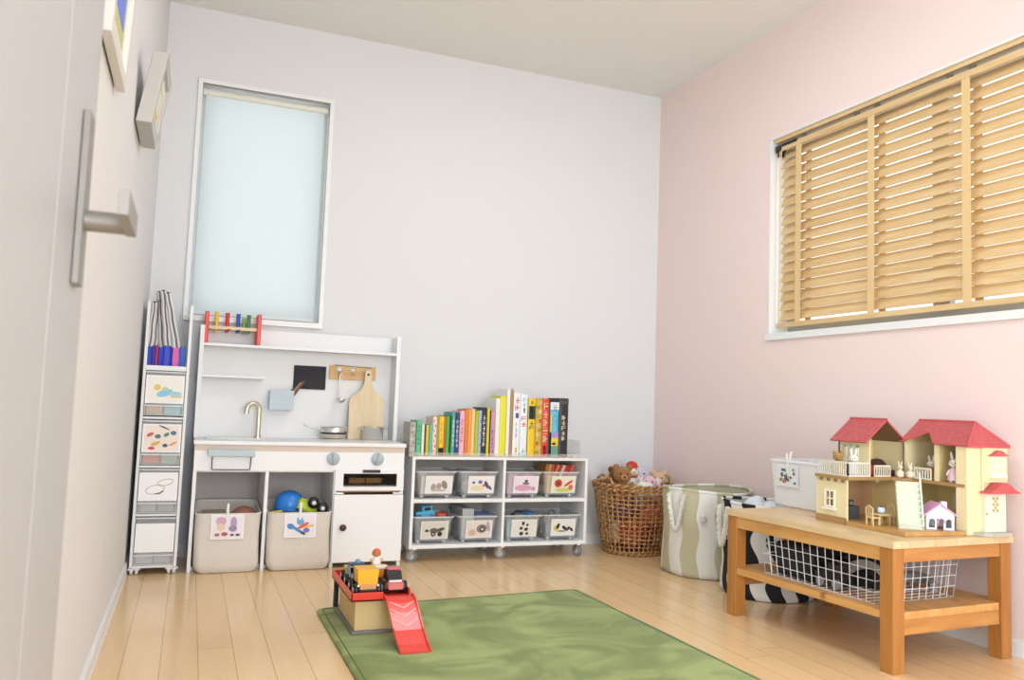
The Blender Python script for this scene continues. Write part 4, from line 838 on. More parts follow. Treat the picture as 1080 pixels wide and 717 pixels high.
t = striped_bag('striped_bag', 'black and white wavy striped cloth bag behind the wooden bench', (2.418, -1.195), .188, .182, .362, BLK, OFFW, 20, .30, 2.6, mat('d9dbdc', .9), [(va-1.12, .15, .2), (va+2.2, .14, .2)])
mb = MB()
random.seed(5)
for k in range(9):
    a = k*2.4; rr_ = .03+.1*((k*.37) % 1); mb.ell((2.418+rr_*math.cos(a), -1.195+rr_*math.sin(a), .322), (.055+.02*(k % 2), .05, .03+.008*(k % 3)), mat('dfe3e8', .9, bump=.5, scale=40), (random.random(), random.random(), a))
build('crumpled_cloth', mb, None, 'crumpled white cloth filling the black and white striped bag', 'cloth', loc=(2.418, -1.195, .3))
build('pompom', MB().ell((2.418-.085, -1.195-.185, .255), (.028, .024, .028), mat('e6e4de', .95, bump=.8, scale=60)).ell((2.418-.06, -1.195-.186, .24), (.022, .018, .03), mat('d9d8d2', .95, bump=.8, scale=60)), t, label='white tassel knot')

# ================================================================== WOODEN BENCH TABLE
TA, TL, TW, TH = .0588, .726, .525, .372
tb = thing('wooden_bench', 'honey pine low bench with lower shelf along the pink wall', 'bench', (2.040, -1.428, 0), TA)
L_ = dict(local=True)
lg = .046
mb = MB()
for k in range(6): mb.box(TW*k/6+.0006, TW*(k+1)/6-.0006, -TL, 0, TH-.021, TH, PINE_GLOSS)
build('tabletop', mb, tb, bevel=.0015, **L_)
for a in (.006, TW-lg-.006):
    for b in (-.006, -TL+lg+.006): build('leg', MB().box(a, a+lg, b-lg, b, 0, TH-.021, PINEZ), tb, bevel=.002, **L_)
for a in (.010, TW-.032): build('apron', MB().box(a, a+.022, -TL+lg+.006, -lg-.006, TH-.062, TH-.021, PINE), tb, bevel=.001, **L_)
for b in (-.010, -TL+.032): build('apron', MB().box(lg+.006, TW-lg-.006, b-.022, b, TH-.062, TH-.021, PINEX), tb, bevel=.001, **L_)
mb = MB()
for a, b in ((.008, .0535), (TW-.0535, TW-.008)): mb.box(a, b, -TL+lg+.008, -lg-.008, .148, .170, PINE)
for k in range(5): mb.box(.0545+(TW-.109)*k/5, .0535+(TW-.109)*(k+1)/5, -TL+.012, -.012, .148, .170, PINE)
build('lower_shelf', mb, tb, bevel=.001, **L_)
for b in (-.014, -TL+.036): build('shelf_rail', MB().box(lg+.006, TW-lg-.006, b-.022, b, .104, .148, PINEX), tb, bevel=.001, **L_)
# wire basket on the shelf
wb = thing('wire_basket', 'white wire basket of black toys on the lower shelf of the bench', 'basket', (2.275, -1.80, .1705), TA)
WW = mat('e9e9e8', .4); x0, x1, y0, y1, z0, z1 = -.165, .175, -.235, .228, .002, .142; tp = .012
mb = MB()
def wl(u, zz, side):      # a point on a side: u along, zz up, flared
    f = tp*(zz-z0)/(z1-z0)
    if side == 'w': return (x0-f, y0-f+(y1-y0+2*f)*u, zz)
    if side == 'e': return (x1+f, y0-f+(y1-y0+2*f)*u, zz)
    if side == 's': return (x0-f+(x1-x0+2*f)*u, y0-f, zz)
    return (x0-f+(x1-x0+2*f)*u, y1+f, zz)
for side, n in (('w', 15), ('e', 15), ('s', 11), ('n', 11)):
    for k in range(n+1): mb.tube([wl(k/n, z0, side), wl(k/n, z1, side)], .0013, WW, 5)
    for k in range(5): mb.tube([wl(0, z0+(z1-z0)*k/4*.96, side), wl(1, z0+(z1-z0)*k/4*.96, side)], .0013, WW, 5)
for k in range(16): yk = y0+(y1-y0)*k/15; mb.tube([(x0, yk, z0), (x1, yk, z0)], .0013, WW, 5)
build('wire_mesh', mb, wb, **L_)
f = tp; build('rim', MB().tube([(x0-f, y0-f, z1), (x1+f, y0-f, z1), (x1+f, y1+f, z1), (x0-f, y1+f, z1)], .0022, WW, 6, True), wb, **L_)
BK2 = mat('1a191b', .6); GY2 = mat('8f8f90', .5)
def inb(x, y, z): return Matrix.Translation((2.275, -1.80, .1705)) @ Matrix.Rotation(TA, 4, 'Z') @ Vector((x, y, z))
def arc(name, label, cx, cy, cz, r, a0, a1, tilt, m, w=.028):
    mb = MB(); rings = []
    for k in range(15):
        a = a0+(a1-a0)*k/14; p = Vector((0, math.cos(a)*r, math.sin(a)*r)); q = Vector((0, math.cos(a)*(r-.02), math.sin(a)*(r-.02)))
        e = Euler((0, tilt, .2)).to_matrix(); o = Vector((cx, cy, cz))
        rings.append([inb(*(o+e @ (p+Vector((s*w/2, 0, 0))))) for s in (-1, 1)]+[inb(*(o+e @ (q+Vector((s*w/2, 0, 0))))) for s in (1, -1)])
    mb.loft(rings, m, False); build(name, mb, None, label, 'toy', loc=tuple(inb(cx, cy, cz-.02)))
arc('toy_track', 'grey curved toy track at the near end of the wire basket', .06, -.16, .018, .088, .2, 2.7, 1.2, GY2)
arc('toy_track', 'light grey curved toy track in the middle of the wire basket', -.08, -.11, .015, .09, .3, 2.3, .5, mat('a2a1a0', .5))
arc('toy_track', 'dark grey curved toy track lying at the back of the wire basket', .09, .07, .015, .095, .3, 2.6, .9, mat('3b3a3c', .5))
build('toy_box', MB().obox(inb(-.03, .12, .06), (.22, .17, .108), (0, 0, TA), BK2), None, 'black toy box at the far end of the wire basket', 'toy', bevel=.006, loc=tuple(inb(-.03, .12, .006)))
build('toy_train', MB().obox(inb(-.115, -.03, .035), (.05, .11, .04), (0, 0, TA+.1), BK2).obox(inb(-.115, -.05, .068), (.045, .05, .03), (0, 0, TA+.1), mat('2a2a2c', .5)).cyl(inb(-.145, -.065, .02), inb(-.085, -.065, .02), .016, GY2, n=14).cyl(inb(-.145, .0, .02), inb(-.085, .0, .02), .016, GY2, n=14), None, 'black toy train with grey wheels in the wire basket', 'toy vehicle', bevel=.002, loc=tuple(inb(-.115, -.03, .004)))
build('toy_ramp', MB().obox(inb(.02, -.06, .06), (.10, .16, .012), (.35, .1, .3), mat('262527', .5)).obox(inb(.02, -.05, .03), (.08, .10, .05), (0, 0, .3), BK2), None, 'dark toy ramp piece in the middle of the wire basket', 'toy', bevel=.003, loc=tuple(inb(.02, -.06, .004)))

# white bin on the bench
BINM = bpy.data.materials.new('milky_white_plastic'); BINM.use_nodes = True; nt = BINM.node_tree; b_ = nt.nodes['Principled BSDF']; b_.inputs['Base Color'].default_value = lin('fcfdfe'); b_.inputs['Roughness'].default_value = .35
tr_ = nt.nodes.new('ShaderNodeBsdfTranslucent'); tr_.inputs[0].default_value = lin('fcfdfe'); mx_ = nt.nodes.new('ShaderNodeMixShader'); mx_.inputs[0].default_value = .12
nt.links.new(b_.outputs[0], mx_.inputs[1]); nt.links.new(tr_.outputs[0], mx_.inputs[2]); nt.links.new(mx_.outputs[0], nt.nodes['Material Output'].inputs[0])
bn = thing('white_bin', 'white plastic open bin with a clipped picture card on the bench top', 'storage bin', (2.43, -1.45, TH+.001), .03)
mb = MB(); q = lambda w, d, z, r=.018: [(a, b, z) for a, b in rrect(w, d, r, 5)]
mb.loft([q(.185, .235, 0), q(.193, .243, .006), q(.212, .264, .166), q(.219, .271, .168), q(.219, .271, .177), q(.205, .257, .177), q(.188, .238, .008)], BINM, False); build('tub', mb, bn, **L_)
mw2 = Matrix.Translation((2.43, -1.45, TH+.001)) @ Matrix.Rotation(.03, 4, 'Z'); tl = math.atan2(.0095, .16)
o = mw2 @ Vector((-.1065, .03, .118)); nv = (mw2.to_3x3() @ Vector((-math.cos(tl), 0, -math.sin(tl)))); uv = mw2.to_3x3() @ Vector((0, -1, 0)); vv = nv.cross(uv)*-1
vv = Vector((0, 0, 1)) - nv*nv.z; vv.normalize()
random.seed(11)
bl_ = [(random.uniform(-.34, .34), random.uniform(-.22, .22), random.uniform(.03, .06), random.uniform(.03, .06), random.random()*3, random.choice(['c8322c', '2f62b0', '3a9a4a', 'e0a82a', '4a4a50', 'd85a3a', '2a7fa8', '8a3a6a'])) for _ in range(26)]
card('picture_card', bn, o+nv*.0015, uv, vv, nv, .118, .085, bl_, 'eef2f2', .92, 'card with scattered colourful beads')
mb = MB().obox((-.113, .028, .178), (.005, .009, .05), (0, -.1, 0), mat('f4f4f4', .3)).obox((-.100, .024, .19), (.005, .009, .04), (0, .25, 0), mat('f4f4f4', .3)); build('clip', mb, bn, bevel=.001, **L_)

# ================================================================== DOLLHOUSE
zt = TH; h0 = zt+.0135
dh = thing('dollhouse', 'cream dollhouse with red tiled roofs and open rooms on the bench', 'dollhouse', (2.40, -1.95, zt))
CR = mat('efdfb0', .6, name='dollhouse_cream'); CR2 = mat('e9d08e', .65, name='dollhouse_inner'); RF = mat('c95a5c', .6, name='dollhouse_roof'); BRN = mat('b08a58', .6); GRNW = mat('dfe3cf', .5); WIN = mat('f6f0dc', .5); DKI = mat('8a6a48', .7)
poly = [(2.20, -2.085), (2.432, -2.098), (2.432, -1.845), (2.20, -1.845)]
build('base_plate', MB().prism(poly, lambda a, b, d: (a, b, d), wood('plate_wood', 'b98a4e', 'cfa365', (30, 4, 30)), zt+.001, h0), dh)
ly0, ly1 = -1.848, -1.71; f2 = .523; ev = .645
def win(mb, fn, a0, a1, b0, b1, fw=.004):      # a window grid in a plane
    am, bm_ = (a0+a1)/2, (b0+b1)/2
    for r in ((a0, a0+fw, b0, b1, .004), (a1-fw, a1, b0, b1, .004), (a0+fw, a1-fw, b0, b0+fw, .004), (a0+fw, a1-fw, b1-fw, b1, .004), (am-fw/3, am+fw/3, b0+fw, b1-fw, .0036), (a0+fw, a1-fw, bm_-fw/3, bm_+fw/3, .0032)):
        q = ((r[0], r[2]), (r[1], r[2]), (r[1], r[3]), (r[0], r[3]))
        mb.loft([[fn(x, y, 0) for x, y in q], [fn(x, y, r[4]) for x, y in q]], WIN, False)
# left half: ground floor
mb = MB()
wy0, wy1, wz0_, wz1_ = -1.795, -1.755, .425, .475
for a in ((ly0, wy0, h0-.012, f2), (wy1, ly1, h0-.012, f2), (wy0, wy1, h0-.012, wz0_), (wy0, wy1, wz1_, f2)): mb.box(2.203, 2.210, a[0], a[1], a[2], a[3], CR)
mb.box(2.210, 2.452, ly1-.006, ly1, h0-.012, f2, mat('c79a72', .7)).box(2.445, 2.452, ly0, ly1, h0-.012, f2, CR2)
build('lower_wall', mb, dh)
build('skirting', MB().box(2.200, 2.203, ly0-.001, ly1, zt+.001, zt+.022, BRN).box(2.203, 2.452, ly0+.001, ly1, zt+.001, h0, BRN), dh)
mb = MB(); win(mb, lambda a, b, d: (2.2025-d, a, b), wy0-.004, wy1+.004, wz0_-.004, wz1_+.004, .006); mb.box(2.192, 2.203, wy0-.008, wy1+.008, wz0_-.012, wz0_-.005, WIN); build('window', mb, dh)
build('upper_floor', MB().box(2.196, 2.452, ly0-.012, ly1, f2-.006, f2+.004, BRN), dh)
mb = MB()
for k in range(4): mb.box(2.196, 2.204, ly0+.008+k*.033, ly0+.016+k*.033, f2-.016, f2-.006, DKI)
build('corbels', mb, dh)
# left half: upper room
ux = 2.298
mb = MB().box(ux, ux+.006, ly0, -1.80, f2+.004, ev, CR).box(ux, ux+.006, -1.745, ly1, f2+.004, ev, CR).box(ux, ux+.006, -1.80, -1.745, .625, ev, CR)
mb.prism([(ux, f2+.004), (2.452, f2+.004), (2.452, ev+.004), (2.362, .708), (ux, ev)], lambda a, b, d: (a, d, b), CR2, ly1-.006, ly1)
mb.box(2.446, 2.452, ly0, ly1, f2+.004, ev+.003, CR); build('upper_wall', mb, dh)
mb = MB(); win(mb, lambda a, b, d: (ux-d+.003, a, b), -1.799, -1.773, .530, .622, .005); win(mb, lambda a, b, d: (ux-d+.003, a, b), -1.772, -1.746, .530, .622, .005); mb.box(ux-.001, ux+.003, -1.797, -1.748, f2+.006, .565, GRNW).box(ux-.004, ux, -1.802, -1.796, f2+.005, .626, GRNW).box(ux-.004, ux, -1.775, -1.770, f2+.005, .626, GRNW).box(ux-.004, ux, -1.749, -1.743, f2+.005, .626, GRNW).box(ux-.004, ux, -1.802, -1.743, .621, .627, GRNW); build('balcony_door', mb, dh)
def rail(name, pts, z0, hgt, n, m):
    mb = MB(); P = [Vector(p) for p in pts]
    for a, b in zip(P, P[1:]):
        d = (b-a); k = max(2, int(d.length/.0095))
        ang = math.atan2(d.y, d.x)
        for zz, tt in ((z0+.003, .004), (z0+hgt, .005)): mb.obox(((a.x+b.x)/2, (a.y+b.y)/2, zz), (d.length, .005, tt), (0, 0, ang), m)
        for i in range(k+1): p = a+d*i/k; mb.box(p.x-.0016, p.x+.0016, p.y-.0016, p.y+.0016, z0, z0+hgt, m)
    build(name, mb, dh)
rail('balcony_rail', [(2.292, ly0-.006, 0), (2.202, ly0-.006, 0), (2.202, ly1-.01, 0)], f2+.004, .045, 8, mat('e6e4d6', .5))
rail('inner_rail', [(2.318, ly0-.003, 0), (2.385, ly0-.003, 0)], f2+.004, .036, 6, mat('f0ead2', .5))
TILE = bpy.data.materials.new('roof_tiles'); TILE.use_nodes = True; nt = TILE.node_tree; bs = nt.nodes['Principled BSDF']; br = nt.nodes.new('ShaderNodeTexBrick'); tc = nt.nodes.new('ShaderNodeTexCoord'); mp = nt.nodes.new('ShaderNodeMapping'); mp.inputs['Rotation'].default_value = (0, 0, PI/2)
br.inputs['Color1'].default_value = lin('cf6264'); br.inputs['Color2'].default_value = lin('c05456'); br.inputs['Mortar'].default_value = lin('a9484c'); br.inputs['Scale'].default_value = 38; br.inputs['Mortar Size'].default_value = .025
nt.links.new(tc.outputs['Object'], mp.inputs[0]); nt.links.new(mp.outputs[0], br.inputs['Vector']); nt.links.new(br.outputs['Color'], bs.inputs['Base Color']); bs.inputs['Roughness'].default_value = .55
def roof_slab(mb, pts, th, m, under):
    a, b, c, d = [Vector(p) for p in pts]; n = (b-a).cross(d-a).normalized(); n = n if n.z > 0 else -n
    q = [p-n*th for p in (a, b, c, d)]
    mb.add([a, b, c, d], [(0, 1, 2, 3)], m); mb.add(q, [(3, 2, 1, 0)], under)
    for i in range(4):
        j = (i+1) % 4; mb.add([[a, b, c, d][i], [a, b, c, d][j], q[j], q[i]], [(0, 1, 2, 3)], RF)
# left roof: ridge along the depth
rx_, rzt = 2.362, .718
mb = MB()
roof_slab(mb, [(rx_, ly0-.012, rzt), (rx_, ly1+.012, rzt), (2.270, ly1+.012, ev-.004), (2.270, ly0-.012, ev-.004)], .005, TILE, DKI)
roof_slab(mb, [(rx_, ly0-.012, rzt), (rx_, ly1+.012, rzt), (2.456, ly1+.012, ev-.004), (2.456, ly0-.012, ev-.004)], .005, TILE, DKI)
build('roof', mb, dh); build('ridge_cap', MB().cyl((rx_, ly0-.012, rzt), (rx_, ly1+.012, rzt), .004, RF, n=8), dh)
build('chimney', MB().box(2.395, 2.418, ly1-.03, ly1-.008, .68, .712, mat('c9a88a', .7)).box(2.392, 2.421, ly1-.033, ly1-.005, .712, .717, BRN), dh)
# right half: ridge parallel to the wall behind
qx0, qx1, qy0, qy1 = 2.438, 2.596, -2.100, -1.855; py_ = -1.985
mb = MB()
mb.box(qx1-.005, qx1, qy0+.004, qy1, h0-.012, ev, CR2).box(qx0, qx1, qy1-.004, qy1, h0-.012, f2, CR2).box(qx0, qx1, qy1-.004, qy1, f2, ev, CR)
mb.prism([(qx0, ev), (qx1, ev), (qx1, ev+.004), (2.515, .716), (qx0, ev+.008)], lambda a, b, d: (a, d, b), CR2, qy1-.004, qy1); build('rear_wall', mb, dh)
mb = MB()
for a, b in ((qy1-.012, qy1),): mb.box(qx0, qx0+.006, a, b, h0, ev, CR)
mb.box(qx0, qx0+.008, py_-.006, py_+.006, f2, ev, CR).box(qx0+.008, qx1-.005, py_-.002, py_+.002, f2, ev, CR2); build('post', mb, dh)
build('upper_floor', MB().box(qx0-.006, qx1-.005, qy0+.006, qy1-.004, f2-.006, f2+.004, BRN).prism([(2.385, ly0-.012), (2.438, ly0-.012), (2.438, -1.905), (2.385, -1.86)], lambda a, b, d: (a, b, d), BRN, f2-.006, f2+.004), dh)
build('room_window', MB().box(qx1-.008, qx1-.005, -1.945, -1.915, .575, .615, mat('f2ede0', .4)).box(qx1-.010, qx1-.008, -1.932, -1.928, .575, .615, WIN).box(qx1-.010, qx1-.008, -1.945, -1.915, .593, .597, WIN).box(qx1-.009, qx1-.005, -2.05, -2.02, .575, .63, mat('e0d2b4', .4)).box(qx1-.009, qx1-.005, -1.95, -1.92, .43, .48, mat('e8e2d2', .4)), dh)
rail('inner_rail', [(qx0-.003, -1.905, 0), (qx0-.003, -1.968, 0)], f2+.004, .036, 6, mat('f0ead2', .5))
# end tower wall (faces the room's near end) with window and door
mb = MB().box(qx0-.004, qx1, qy0, qy0+.005, h0-.012, ev, CR).box(qx0-.004, qx0+.002, qy0+.005, -2.062, h0-.012, ev, CR).box(2.497, qx1+.001, qy0-.010, qy0, .535, ev, CR).cyl((2.497, qy0-.004, h0-.012), (2.497, qy0-.004, ev), .004, CR, n=8)
build('tower_wall', mb, dh)
mb = MB(); win(mb, lambda a, b, d: (a, qy0-.010-d, b), 2.522, 2.582, .555, .615, .008); mb.box(2.516, 2.588, qy0-.018, qy0-.010, .549, .556, WIN); build('tower_window', mb, dh)
def cap(name, x0, x1, y0, y1, z0, z1):
    mb = MB(); xm = (x0+x1)/2; w = (x1-x0)
    prof = [(x0, z0), (x0+w*.2, z0+(z1-z0)*.35), (x0+w*.38, z0+(z1-z0)*.9), (xm, z1), (x1-w*.38, z0+(z1-z0)*.9), (x1-w*.2, z0+(z1-z0)*.35), (x1, z0)]
    mb.prism(prof, lambda a, b, d: (a, d, b), RF, y0, y1); build(name, mb, dh)
cap('window_hood', 2.510, 2.592, qy0-.024, qy0-.004, .617, .634)
cap('door_canopy', 2.478, 2.622, qy0-.040, qy0-.004, .503, .536)
mb = MB().box(2.492, 2.582, qy0-.016, qy0, h0-.006, .503, GRNW); dd = build('entrance_door', mb, dh)
mb = MB()
for r_ in range(5):
    for c in range(3):
        if (r_+c) % 2 == 0: mb.obox((2.527+c*.008, qy0-.0172, .45+r_*.009), (.006, .003, .006), (0, PI/4, 0), mat('c9a850', .5))
build('lattice', mb, dd); build('knob', MB().ell((2.497, qy0-.018, .44), .003, mat('c9a850', .4)), dd)
build('door_step', MB().prism([(2.46+a, b) for a, b in ((.0, qy0), (.01, -2.128), (.03, -2.138), (.12, -2.138), (.135, -2.125), (.137, qy0))], lambda a, b, d: (a, b, d), mat('b9b7ac', .8), zt+.001, zt+.012), dh)
# right roof: slope towards the room, hipped at the tower end
ex, rx2, ez, rz2 = 2.424, 2.515, .647, .72
mb = MB(); r0, r1 = (rx2, qy1+.004, rz2), (rx2, qy0+.03, rz2)
def tri(mb, pts, m): mb.add(pts, [tuple(range(len(pts)))], m)
gy = -1.935
roof_pts = [(rx2, qy1+.004, rz2), (rx2, qy0+.034, rz2), (ex, qy0-.012, ez), (ex, -1.985, ez), (ex+.045, gy+.004, ez+.036), (ex+.018, gy+.045, ez+.0145), (ex, qy1+.004, ez)]
A = [Vector(p) for p in roof_pts]; n = (A[1]-A[0]).cross(A[2]-A[0]).normalized(); n = n if n.z > 0 else -n
tri(mb, A, TILE); tri(mb, [p-n*.005 for p in reversed(A)], DKI)
for i in range(len(A)): j = (i+1) % len(A); mb.add([A[i], A[j], A[j]-n*.005, A[i]-n*.005], [(0, 1, 2, 3)], RF)
tri(mb, [(rx2, qy0+.034, rz2), (ex, qy0-.012, ez), (2.608, qy0-.012, ez)], TILE)
tri(mb, [(rx2, qy0+.034, rz2), (2.608, qy0-.012, ez), (2.608, qy1+.004, ez), (rx2, qy1+.004, rz2)], TILE)
mb.add([(ex, qy0-.012, ez), (2.608, qy0-.012, ez), (2.608, qy0-.012, ez-.006), (ex, qy0-.012, ez-.006)], [(0, 1, 2, 3)], RF)
build('roof', mb, dh)
build('ridge_cap', MB().cyl(r0, (rx2, qy0+.034, rz2), .004, RF, n=8).cyl((rx2, qy0+.034, rz2), (ex, qy0-.012, ez), .0035, RF, n=8).cyl((rx2, qy0+.034, rz2), (2.608, qy0-.012, ez), .0035, RF, n=8), dh)
build('lamp', MB().ell((2.36, -1.82, .512), .007, mat('f4ecd2', .4)).lathe([(.026, 0), (.018, .004), (.002, .005)], mat('e9dfae', .5), (2.262, -1.80, .510), 16), dh)
# steep stair in the inner corner
S = mat('d9dfc9', .5); sd = Vector((.62, .78, 0)).normalized(); su = Vector((sd.y, -sd.x, 0)); b0 = Vector((2.280, -2.034, h0)); n = 8; run = .062; rise = (f2+.002-h0)/n
mb = MB()
for k in range(n):
    p = b0+sd*(run*k/n); 
    vs = [p+su*a+sd*c+Vector((0, 0, z)) for z in (rise*(k+1)-.005, rise*(k+1)) for a, c in ((-.034, -.006), (.034, -.006), (.034, .02), (-.034, .02))]
    mb.loft([vs[:4], vs[4:]], S, False)
    vs = [p+su*a+sd*c+Vector((0, 0, z)) for z in (rise*k, rise*(k+1)-.004) for a, c in ((-.032, .0), (.032, .0), (.032, .004), (-.032, .004))]
    mb.loft([vs[:4], vs[4:]], S, False)
for s in (-1, 1):
    pr = [(0, 0), (.02, 0), (run+.02, f2-h0), (run-.002, f2-h0), (-.006, .012)]
    mb.loft([[b0+su*(s*.032)+sd*a+Vector((0, 0, z)) for a, z in pr], [b0+su*(s*.036)+sd*a+Vector((0, 0, z)) for a, z in pr]], S, False)
build('staircase', mb, dh)
build('stair_rail', MB().tube([b0+su*.033+sd*.0+Vector((0, 0, .03)), b0+su*.033+sd*run+Vector((0, 0, f2-h0+.03)), b0+su*.033+sd*(run+.02)+Vector((0, 0, f2-h0+.03))], .003, mat('e6ead8', .5), 6).tube([b0+su*.033+sd*(run*.7)+Vector((0, 0, f2-h0-.06)), b0+su*.033+sd*(run*.7)+Vector((0, 0, f2-h0-.01))], .0025, mat('e6ead8', .5), 6), dh)

# dolls and dollhouse furniture
def doll(name, label, loc, rz, fur, cloth, s=1, ears='long'):
    t = thing(name, label, 'doll', loc, rz); FM = mat(fur, .9); CM = mat(cloth, .85)
    build('body', MB().ell((0, 0, .018*s), (.010*s, .009*s, .019*s), FM).ell((-.006*s, -.004*s, .004*s), (.005*s, .008*s, .005*s), FM).ell((.006*s, -.004*s, .004*s), (.005*s, .008*s, .005*s), FM).ell((-.012*s, -.002*s, .024*s), (.004*s, .004*s, .010*s), FM, (0, .5, 0)).ell((.012*s, -.002*s, .024*s), (.004*s, .004*s, .010*s), FM, (0, -.5, 0)), t, local=True)
    mb = MB().ell((0, 0, .046*s), (.0125*s, .0115*s, .0115*s), FM).ell((0, -.010*s, .043*s), (.005*s, .004*s, .004*s), FM)
    for sx in (-1, 1): (mb.ell((sx*.006*s, .001*s, .064*s), (.0035*s, .0025*s, .011*s), FM, (0, sx*.15, 0)) if ears == 'long' else mb.ell((sx*.009*s, .001*s, .057*s), (.005*s, .003*s, .005*s), FM))
    hd = build('head', mb, t, local=True)
    build('face', MB().ell((-.005*s, -.0105*s, .048*s), .0015*s, BLACK, n=8, k=6).ell((.005*s, -.0105*s, .048*s), .0015*s, BLACK, n=8, k=6).ell((0, -.0138*s, .0445*s), .0013*s, mat('6a3a34', .5), n=8, k=6), hd, local=True)
    build('dress', MB().lathe([(.0165*s, .006*s), (.014*s, .018*s), (.0105*s, .032*s), (.006*s, .036*s)], CM, (0, 0, 0), 16), t, local=True)
fz = f2+.0045
doll('rabbit_doll', 'white rabbit doll standing on the left balcony of the dollhouse', (2.266, -1.812, fz), -.9, 'ece6dc', 'e9e4e8', 1.2)
doll('bear_doll', 'brown bear doll sitting at the left end of the dollhouse balcony', (2.226, -1.785, fz), -.7, 'a5824e', 'c9a860', 1.3, 'round')
doll('rabbit_doll', 'cream rabbit doll on the landing left of the dollhouse stair top', (2.404, -1.875, fz), -.6, 'ead9bc', 'f0e6d4', .72)
doll('rabbit_doll', 'pale rabbit doll at the stair top beside the right inner rail', (2.428, -1.893, fz), -.9, 'efe4cf', 'e9dcc0', .7)
doll('rabbit_doll', 'ivory rabbit doll in a white and brown dress in the dollhouse right room', (2.475, -1.935, fz), -1.1, 'ddd2c4', 'a8703e', 1.05)
doll('rabbit_doll', 'white rabbit doll in a pink flowered dress by the dollhouse tower', (2.456, -2.038, fz), -1.1, 'ece2d8', 'e3bcc6', 1.28)
t2 = thing('doll_sofa', 'dark brown doll sofa in the left upper room of the dollhouse', 'doll furniture', (2.40, -1.79, fz))
DB = mat('4a2f26', .6)
build('seat', MB().box(2.362, 2.438, -1.822, -1.775, fz, fz+.02, DB), t2, bevel=.003); build('backrest', MB().prism([(2.362, fz+.02), (2.438, fz+.02), (2.438, fz+.038), (2.42, fz+.052), (2.40, fz+.056), (2.38, fz+.052), (2.362, fz+.038)], lambda a, b, d: (a, d, b), DB, -1.784, -1.775), t2); build('blanket', MB().box(2.358, 2.400, -1.826, -1.786, fz+.0202, fz+.027, mat('c98a8a', .9)), t2, bevel=.002)
build('doll_cushion', MB().obox((2.33, -1.815, fz+.02), (.03, .02, .034), (.1, .1, .3), mat('c8443e', .8)), None, 'red doll cushion beside the brown doll sofa', 'doll furniture', bevel=.004, loc=(2.33, -1.815, fz))
t2 = thing('doll_piano', 'black doll cabinet in the right upper room of the dollhouse', 'doll furniture', (2.55, -1.958, fz)); build('case', MB().box(2.525, 2.585, -1.978, -1.945, fz, fz+.06, mat('2a2426', .4)), t2, bevel=.002); build('keyboard', MB().box(2.512, 2.525, -1.976, -1.947, fz+.024, fz+.032, mat('3a3234', .4)), t2)
WD = mat('e0c48c', .5)
t2 = thing('doll_table', 'pale wooden doll table on the dollhouse base plate', 'doll furniture', (2.256, -1.937, h0))
build('tabletop', MB().box(2.232, 2.282, -1.957, -1.917, h0+.030, h0+.034, WD), t2, bevel=.001)
for a in (2.236, 2.278):
    for b in (-1.953, -1.921): build('leg', MB().box(a-.002, a+.002, b-.002, b+.002, h0+.0005, h0+.030, WD), t2)
def dchair(label, cx, cy, rz):
    t = thing('doll_chair', label, 'doll furniture', (cx, cy, h0), rz)
    build('seat', MB().box(-.013, .013, -.012, .012, .019, .022, WD), t, local=True)
    for a in (-.011, .011):
        for b in (-.010, .010): build('leg', MB().box(a-.0016, a+.0016, b-.0016, b+.0016, .0005, .019, WD), t, local=True)
    mb = MB().tube([(-.011, .011, .022), (-.012, .012, .045), (0, .013, .052), (.012, .012, .045), (.011, .011, .022)], .0018, WD, 6)
    for a in (-.005, 0, .005): mb.tube([(a, .011, .022), (a, .0125, .049)], .0009, WD, 5)
    build('backrest', mb, t, local=True)
    t.scale = (1.2, 1.2, 1.2)
dchair('pale wooden doll chair at the left of the doll table', 2.216, -1.945, PI/2)
dchair('pale wooden doll chair at the right of the doll table', 2.298, -1.925, -PI/2)
build('doll_teapot', MB().ell((2.258, -1.937, h0+.045), (.014, .013, .011), mat('c9d4dc', .3)).ell((2.258, -1.937, h0+.056), (.006, .006, .004), mat('35506a', .4)).tube([(2.270, -1.939, h0+.044), (2.276, -1.940, h0+.05)], .002, mat('35506a', .4), 6).tube([(2.246, -1.935, h0+.05), (2.240, -1.934, h0+.046), (2.246, -1.935, h0+.04)], .0015, mat('35506a', .4), 6), None, 'pale blue doll teapot on the doll table', 'doll furniture', loc=(2.258, -1.937, h0+.0345))
t2 = thing('doll_stove', 'dark grey doll stove in the left lower room of the dollhouse', 'doll furniture', (2.262, -1.80, h0)); build('body', MB().box(2.236, 2.290, -1.815, -1.785, h0+.0005, h0+.042, mat('4a4f55', .5)).box(2.236, 2.290, -1.788, -1.783, h0+.042, h0+.06, mat('3a3f45', .5)), t2, bevel=.002); build('kettle', MB().ell((2.266, -1.80, h0+.05), (.010, .010, .008), mat('6a7078', .3)), t2)
t2 = thing('doll_cabinet', 'dark brown doll cabinet in the lower right room of the dollhouse', 'doll furniture', (2.56, -2.0, h0)); build('case', MB().box(2.545, 2.588, -2.045, -1.975, h0-.012, h0+.09, mat('4a3a30', .6)), t2, bevel=.002); build('door', MB().box(2.543, 2.545, -2.04, -2.012, h0+.0, h0+.085, mat('5a463a', .6)).box(2.543, 2.545, -2.008, -1.98, h0+.0, h0+.085, mat('5a463a', .6)), t2)
